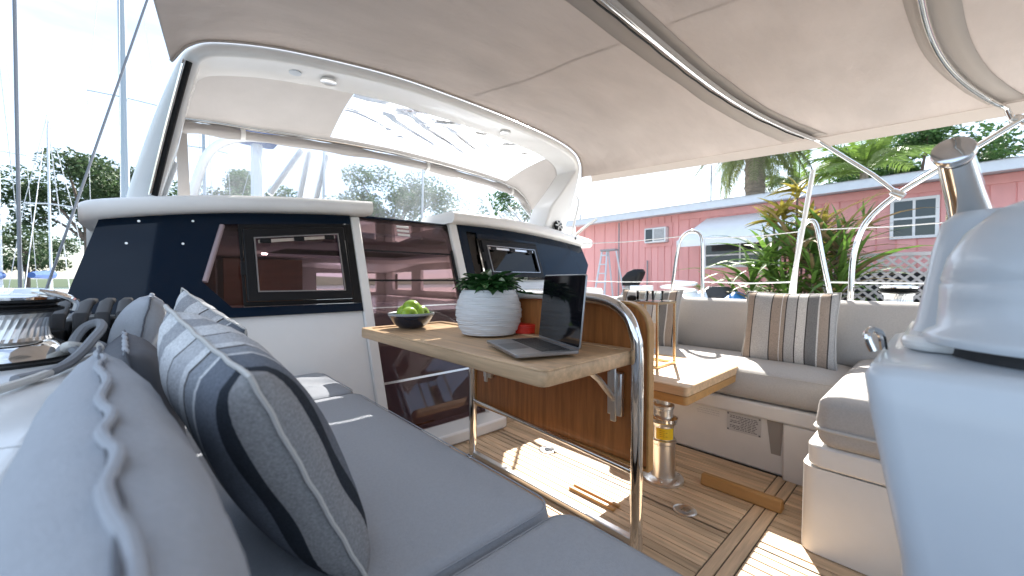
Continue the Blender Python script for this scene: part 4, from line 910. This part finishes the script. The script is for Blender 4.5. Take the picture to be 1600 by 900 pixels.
for y in (X0, -.4, X1): obj('post', MB().box(9.735, 9.82, y - .04, y + .04, -.42, 1.48), latt, lf_)

# ------------------------------------------------------------------ plants
def strap(L_, w_, bend, n=6, fold=.3):
    m_ = MB(); rows = []
    for i in range(n + 1):
        t = i / n; a = bend * t; x_ = L_ * (math.sin(a) / bend if bend else t); z_ = L_ * ((1 - math.cos(a)) / bend if bend else 0)
        ww = w_ * math.sin(math.pi * (.12 + .88 * t) ** .7) * .5 + .001
        rows.append([(-ww, x_ if 0 else t * L_ * math.cos(a * .5), -z_ * .9 + ww * fold), (0, t * L_ * math.cos(a * .5), -z_ * .9), (ww, t * L_ * math.cos(a * .5), -z_ * .9 + ww * fold)])
    return m_.loft(rows, closed=False, caps=False)
def leaf_mesh(nm, mat, *a):
    me = strap(*a).mesh(nm); me.materials.append(mat); return me
def frond_mesh(nm, mat, L_, droop, nleaf, ll_, lw, hang=.5, seed=0):
    """palm frond along +Y: rachis with two rows of narrow leaflets"""
    rd = random.Random(seed); m_ = MB(); P = []
    for i in range(13):
        t = i / 12; P.append(Vector((0, L_ * (t - .18 * droop * t * t), L_ * (.35 * t - droop * t * t))))
    m_.tube(P, [.022 * L_ / 2, .004], 4, 1)
    for k in range(nleaf):
        t = .12 + .86 * k / nleaf; f = t * 12; i = min(int(f), 11); p = P[i].lerp(P[i + 1], f - i); tg = (P[i + 1] - P[i]).normalized()
        for s in (1, -1):
            l_ = ll_ * math.sin(math.pi * (.12 + .80 * t)) * rd.uniform(.8, 1.1); d = (Vector((s, 0, 0)) * .75 + tg * .65 + Vector((0, 0, rd.uniform(-.1, .25)))).normalized(); e = p + d * l_ * .55; g = p + d * l_ + Vector((0, 0, -hang * l_)) ; nrm = tg * lw
            m_.add([p - nrm * .4, p + nrm * .4, e + nrm + Vector((0, 0, .0)), g, e - nrm + Vector((0, 0, -hang * l_ * .1))], [(0, 1, 2, 4), (4, 2, 3)])
    me = m_.mesh(nm); me.materials.append(mat); return me
def put(name, me, par, loc, rot, s=1):
    o = bpy.data.objects.new(name, me); COL.objects.link(o); o.parent = par; o.location = loc; o.rotation_euler = rot; o.scale = (s, s, s) if not isinstance(s, tuple) else s; return o
for me_ in (): pass
crm = [leaf_mesh('leaf', croton, .55, .10, .7), leaf_mesh('leaf', croton, .42, .12, 1.1)]
blm = [leaf_mesh('leaf', bladeg, 1.0, .07, .8), leaf_mesh('leaf', bladeg, 1.3, .09, 1.2)]
dbm = [leaf_mesh('leaf', bladeb, .9, .05, 1.0), leaf_mesh('leaf', bladeb, 1.2, .06, 1.5)]
def clump(lab, cat, c, stems, nl, meshes, tilt, grp='garden plants by the pink house', sc_=1, st_r=.02):
    t = thing('garden_plant', lab, cat, c, grp)
    for (dx, dy, h) in stems:
        if h > .3: obj('stem', MB().tube([(dx * .3, dy * .3, 0), (dx * .8, dy * .8, h * .6), (dx, dy, h)], [st_r * 1.3, st_r * .7], 6, 3), barkt, t, local=True)
        for k in range(nl):
            put('leaf', random.choice(meshes), t, (dx, dy, h - random.random() * .25 * min(h, 1)), (R(random.uniform(*tilt)), R(random.uniform(-20, 20)), random.random() * 6.28), sc_ * random.uniform(.7, 1.15))
    return t
random.seed(11)
clump('tall croton with orange and yellow leaf tufts beside the slanting white pole', 'plant', (8.1, 1.66, -.4), [(0, 0, 3.0), (.1, .22, 2.65), (-.1, -.20, 2.5), (.1, -.35, 2.3), (0, .10, 2.2), (-.1, -.1, 1.9), (0, .35, 2.55), (.1, -.5, 1.9)], 24, crm, (-10, 75), sc_=.85)
clump('spiky green strap-leaved plant left of the white pole', 'plant', (7.7, 2.05, -.4), [(0, 0, .9), (.1, .3, .8), (0, -.3, 1.2), (-.1, .15, 1.4), (.1, -.1, 1.7)], 22, blm, (15, 80))
clump('brown and green grassy clump under the second gate hoop', 'plant', (7.5, 1.35, -.4), [(0, 0, .8), (.1, .3, .9), (.1, -.2, 1.1), (-.1, -.05, 1.5), (.1, .2, 1.7), (0, -.35, 1.4), (.2, .0, 2.0), (.2, -.3, 1.9)], 26, dbm + blm + blm[:1], (25, 85))
clump('pale tufted plant with dry strap leaves just above the settee pillow', 'plant', (6.9, 1.95, -.4), [(0, 0, 1.05), (0, -.15, .95)], 20, dbm, (0, 70), sc_=.6)
clump('low dark green bush at the foot of the lattice fence', 'plant', (8.6, .55, -.4), [(0, 0, .7), (.1, .3, .6), (0, -.3, .6)], 16, blm, (10, 80), sc_=.75)
clump('variegated bushy plant in front of the frieze right of the croton', 'plant', (9.6, 1.55, -.4), [(0, 0, 2.5), (.0, -.35, 2.45), (0, .3, 2.35), (0, -.6, 2.5), (0, .55, 2.2), (0, -.15, 2.0)], 20, crm[1:] + blm[:1], (-20, 80), sc_=.55)
# small palms in front of the house wall
fmg = frond_mesh('frond', frondm, 1.5, .55, 22, .42, .02, .45, 3)
t = thing('garden_palm', 'small bright green palm sprouting left of the white pole', 'palm', (8.0, 2.62, -.4))
for k in range(15): put('frond', fmg, t, (0, 0, .55), (R(random.uniform(5, 60)), 0, 6.28 * k / 15 + random.random() * .3), random.uniform(.65, .95))
obj('trunk', MB().tube([(0, 0, 0), (.02, 0, .6)], .06, 8), barkt, t, local=True)
# date palm behind the roof
dp = thing('date_palm', 'tall date palm with a thick trunk behind the pink house', 'palm', (14.0, 3.98, -.4))
tr_ = MB(); rings = []
for i in range(56):
    z = i * .102; r_ = .27 + .03 * (i % 3 == 0) + .05 * max(0, 1 - z / .8); rings.append([(r_ * (1 + .03 * math.sin(5 * q + i * 1.3)) * math.cos(q), r_ * (1 + .03 * math.sin(5 * q + i * 1.3)) * math.sin(q), z) for q in [2 * math.pi * k / 14 for k in range(14)]])
obj('trunk', tr_.loft(rings), bark, dp, local=True)
obj('trunk_boss', MB().lathe([(.28, 5.2), (.36, 5.45), (.38, 5.7), (.3, 5.95), (0, 6.05)], (0, 0, 0), 14), bark, dp, local=True)
fd = [frond_mesh('frond', frondd, 2.0, .95, 46, .42, .022, .6, 5), frond_mesh('frond', frondm, 3.0, .45, 40, .5, .028, .3, 6)]
for k in range(40):
    lo = k < 24; put('frond', fd[0] if lo else fd[1], dp, (0, 0, 5.62), (R(random.uniform(-32, 12) if lo else random.uniform(10, 65)), 0, 6.28 * k * .382), random.uniform(.8, 1.05) if lo else random.uniform(.9, 1.1))
ap_ = thing('feather_palm', 'bright green feather palm above the roof right of the bimini hoop', 'palm', (15.5, 1.55, -.4))
obj('trunk', MB().tube([(0, 0, 0), (.1, .05, 3), (.05, 0, 4.7)], [.16, .10], 8, 4), bark, ap_, local=True)
fa = frond_mesh('frond', frondm, 2.2, .55, 34, .55, .03, .35, 8)
for k in range(20): put('frond', fa, ap_, (.05, 0, 4.5), (R(random.uniform(0, 70)), 0, 6.28 * k * .382), random.uniform(.7, 1.0))
ap2 = thing('feather_palm', 'pale thin palm half hidden behind the croton and the bimini edge', 'palm', (15.5, 3.1, -.4))
for ch in list(ap_.children)[::2]:
    c = ch.copy(); COL.objects.link(c); c.parent = ap2
ap2.scale = (.9, .9, .98); ap2.rotation_euler = (0, 0, 1.1)

def tree(name, lab, c, h, rad, mat, seed, n=5200, leaf=.22, grp='trees beyond the boats', clumps=26, flat_=.75):
    rd = random.Random(seed); t = thing(name, lab, 'tree', c, grp); crown = MB(); tk = MB()
    tk.tube([(0, 0, 0), (.1, 0, h * .3), (.0, .1, h * .62)], [h * .032, h * .016], 8, 4)
    cl = []
    for i in range(clumps):
        a = rd.random() * 6.283; q = rad * (rd.random() ** .5) * .85; z = h * (.42 + .52 * rd.random() * (1 - .45 * (q / rad) ** 2)); cl.append((Vector((q * math.cos(a), q * math.sin(a), z)), rad * rd.uniform(.20, .38)))
    for p, r_ in cl[:14]: tk.tube([(0, .05, h * rd.uniform(.3, .5)), p * .55 + Vector((0, 0, h * .22)), p], [h * .010, h * .003], 5, 3)
    obj('trunk', tk, barkt, t, local=True)
    vs, fs = [], []
    n = int(n * 2.7); leaf *= .72
    for i in range(n):
        p, r_ = rd.choice(cl); d = Vector((rd.gauss(0, 1), rd.gauss(0, 1), rd.gauss(0, 1))).normalized() * r_ * rd.random() ** .4; d.z *= flat_
        o = p + d; e = Euler((rd.uniform(-1.2, 1.2), rd.uniform(-1.2, 1.2), rd.random() * 6.28)).to_matrix(); s = leaf * rd.uniform(.55, 1.3); k = len(vs)
        vs += [o + e @ Vector(q) * s for q in ((0, -.6, 0), (.32, 0, .08), (0, .65, 0), (-.32, 0, .08))]; fs.append((k, k + 1, k + 2, k + 3))
    crown.add(vs, fs); obj('crown', crown, mat, t, local=True, flat=True); return t
tree('broadleaf_tree', 'dark green tree with airy branches beyond the quay at the far left', (-3.6, 40, -.9), 11.5, 4.6, fol, 1, 5200, .30)
tree('broadleaf_tree', 'low dark tree just left of the white arch leg', (-.3, 44, -.9), 10.5, 4.2, folg, 2, 4200, .30)
tree('broadleaf_tree', 'hazy tree seen through the left half of the windscreen', (6.3, 44, -.9), 13.0, 4.4, folg, 3, 5200, .32)
tree('broadleaf_tree', 'broad hazy tree seen through the middle of the windscreen', (14.2, 30, -.9), 11.2, 5.4, folg, 4, 6500, .27)
tree('broadleaf_tree', 'tree standing behind the dodger side window', (20.5, 24, -.9), 9.2, 4.0, folg, 5, 4200, .25)
tree('broadleaf_tree', 'dense dark green tree behind the roof of the pink house', (22.0, .75, -.9), 8.6, 2.9, folg, 6, 7000, .20)
tree('broadleaf_tree', 'bush-like tree low over the far bank at the left edge', (-9.5, 60, -.9), 7.5, 4.0, fol, 7, 2600, .35)

# ------------------------------------------------------------------ other yachts and their rigs
def sailboat(lab, x, y, mast_h, spr, mat, hull_=True, col=gel, lean=0, mr=.085, nstay=2):
    t = thing('sailing_boat', lab, 'sailing boat', (x, y, -1.1), 'sailing boats moored beyond the bow')
    if hull_:
        rings = []
        for q, wv, zt in ((-5, 1.1, 1.1), (-2, 1.6, 1.05), (2, 1.5, 1.15), (4.4, .7, 1.35), (5.6, .05, 1.5)): rings.append([(-wv, q, zt), (wv, q, zt), (wv * .85, q, .2), (0, q, -.4), (-wv * .85, q, .2)])
        obj('hull', MB().loft(rings), col, t, local=True, bevel=.03)
        cb = obj('cabin', MB().loft([[(-1.0, -2.6, 1.0), (1.0, -2.6, 1.0), (.85, -2.5, 1.65), (-.85, -2.5, 1.65)], [(-.8, 2.4, 1.0), (.8, 2.4, 1.0), (.6, 1.9, 1.5), (-.6, 1.9, 1.5)]]), col, t, local=True, bevel=.05)
        for s in (-1, 1):
            for k in range(3): obj('window', MB().box(s * .93 - .03, s * .93 + .03, -1.9 + k * 1.1, -1.2 + k * 1.1, 1.2, 1.42), dglass, cb, local=True)
        obj('boom_cover', MB().tube([(0, .3, 2.3), (0, -3.5, 2.25)], [.2, .12], 8, 4), bluec, t, local=True)
    obj('mast', MB().tube([(0, .3, .9), (lean * .5, .3, mast_h * .5), (lean, .3, mast_h)], [mr, mr * .75], 8, 4), mat, t, local=True)
    for z, l in spr: obj('spreader', MB().tube([(-l, .2, z - .05), (0, .3, z + .03), (l, .2, z - .05)], .03, 6), mat, t, local=True)
    l = spr[0][1] if spr else 1; z0 = spr[0][0] if spr else 5
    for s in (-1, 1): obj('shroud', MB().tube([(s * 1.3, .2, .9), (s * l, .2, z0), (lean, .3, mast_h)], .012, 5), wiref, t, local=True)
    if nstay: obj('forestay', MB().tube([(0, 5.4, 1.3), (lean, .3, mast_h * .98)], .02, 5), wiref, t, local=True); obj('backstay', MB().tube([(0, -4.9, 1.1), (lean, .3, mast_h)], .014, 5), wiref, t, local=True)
    return t
sailboat('moored yacht with the thick grey-blue mast and wide spreaders left of the arch', -1.25, 30, 26, [(12.05, 1.35), (19, 1.0)], alud, mr=.20)
sailboat('white moored yacht with a thin mast at the left edge', -6.3, 34, 17, [(9, 1.0)], aluw, mr=.08)
sailboat('small moored yacht with slim mast in front of the dark tree', -3.6, 27, 9.5, [(5.5, .7)], aluw, mr=.05)
sailboat('moored yacht whose mast shows through the left of the windscreen', 1.9, 26, 18, [(9, 1.0)], alud, mr=.09)
sailboat('moored yacht whose white mast carries a blue bundled sail in the windscreen', 3.95, 24, 9.2, [], aluw, mr=.35)
bs = tag(obj('sail_bundle', MB().loft([[(a + 3.95, b + 24.0, z) for a, b in rr(0, 0, q, q * .8, .3, 4)] for z, q in ((8.05, .8), (8.3, .95), (8.9, .95), (9.2, .7))]), bluec), 'blue sail cover bundled high on the mast in the windscreen', 'sail cover')
bt = thing('power_boat', 'white motor boat moored at the quay behind the winch', 'motor boat', (-6.0, 20.5, -1.1))
obj('hull', MB().loft([[(-1.2, -3, .9), (1.2, -3, .9), (1, -3, -.2), (-1, -3, -.2)], [(-1.3, 1, 1.0), (1.3, 1, 1.0), (1, 1, -.2), (-1, 1, -.2)], [(-.1, 3.6, 1.3), (.1, 3.6, 1.3), (.05, 3.3, .1), (-.05, 3.3, .1)]]), gel, bt, local=True, bevel=.04)
cb = obj('cabin', MB().loft([[(-1, -1.4, .95), (1, -1.4, .95), (.9, -1.3, 1.75), (-.9, -1.3, 1.75)], [(-.9, 1.2, .98), (.9, 1.2, .98), (.7, .5, 1.7), (-.7, .5, 1.7)]]), gel, bt, local=True, bevel=.05)
obj('window', MB().box(-.85, .85, -1.42, -1.37, 1.25, 1.6), dglass, cb, local=True)
for k, (x, y) in enumerate(((-4.5, 22.3),)):
    tag(obj('piling', MB().lathe([(.13, -1.6), (.13, .6), (.10, .75), (0, .8)], (x, y, 0), 10), barkt), 'wooden mooring pile at the edge of the quay', 'pile', 'mooring piles along the quay')

# ------------------------------------------------------------------ clutter on the dock
dn = thing('dinghy', 'grey and white inflatable dinghy stowed on the dock behind the settee', 'dinghy', (7.0, 3.6, .3))
for s in (0, 1): obj('tube', MB().tube([(6.75 + .7 * s, 4.6, .45), (6.75 + .7 * s, 3.4, .5), (7.1, 2.75, .65)], [.19, .14], 10, 5), (pod, greyp)[s], dn)
obj('floor', MB().box(6.8, 7.4, 3.2, 4.5, .40, .44), greyp, dn)
for x in (6.8, 7.4): obj('trestle', MB().box(x - .04, x + .04, 3.6, 3.7, -.4, .38), barkt, dn)
om = thing('outboard_motor', 'tilted outboard motor with a black cowl beside the ladder', 'outboard motor', (7.2, 4.45, .5))
obj('cowl', MB().loft([[(x, y, z) for x, y in rr(7.1, 4.18 + q, a, a * 1.2, .06, 4)] for z, a, q in ((.85, .12, .05), (1.0, .15, 0), (1.12, .13, -.08), (1.18, .08, -.12))]), blackp, om)
obj('shaft', MB().tube([(7.1, 4.25, .9), (7.1, 4.45, .55), (7.1, 4.6, .4)], .06, 8, 3), greyp, om)
hb = [(6.9 + .25 * math.cos(q), 3.15 + .3 * math.sin(q), .55 + .02 * q) for q in [k * .5 for k in range(40)]]
tag(obj('hose_coil', MB().tube(hb, .025, 6), gel), 'pale hose coiled on the dock beside the dinghy', 'hose')
tg = MB(); tg.grid(lambda a, b: (6.7 + .7 * b, 1.95 + .55 * a, .55 + .20 * math.sin(math.pi * a) * math.sin(math.pi * b) + .03 * math.sin(9 * a + 5 * b)), 14, 14)
tag(obj('blue_tarp', tg, tarp), 'bright blue tarpaulin heap just above the settee backrest', 'tarpaulin')
tag(obj('black_sack', MB().loft([[(x, y, z) for x, y in rr(7.3, 2.62, a, a * 1.3, .1, 4)] for z, a in ((.2, .2), (.5, .26), (.72, .24), (.85, .12))]), rubber), 'black sack beside the blue tarpaulin', 'sack')
tag(obj('stand', MB().box(6.8, 7.5, 1.95, 2.9, -.4, .19), greyp, bevel=.01), 'grey low stand carrying the tarpaulin and the black sack', 'stand')
tag(obj('crate', MB().box(6.85, 7.15, 3.75, 4.1, .61, .86), gel, bevel=.02), 'white box lying on top of the dinghy', 'box')
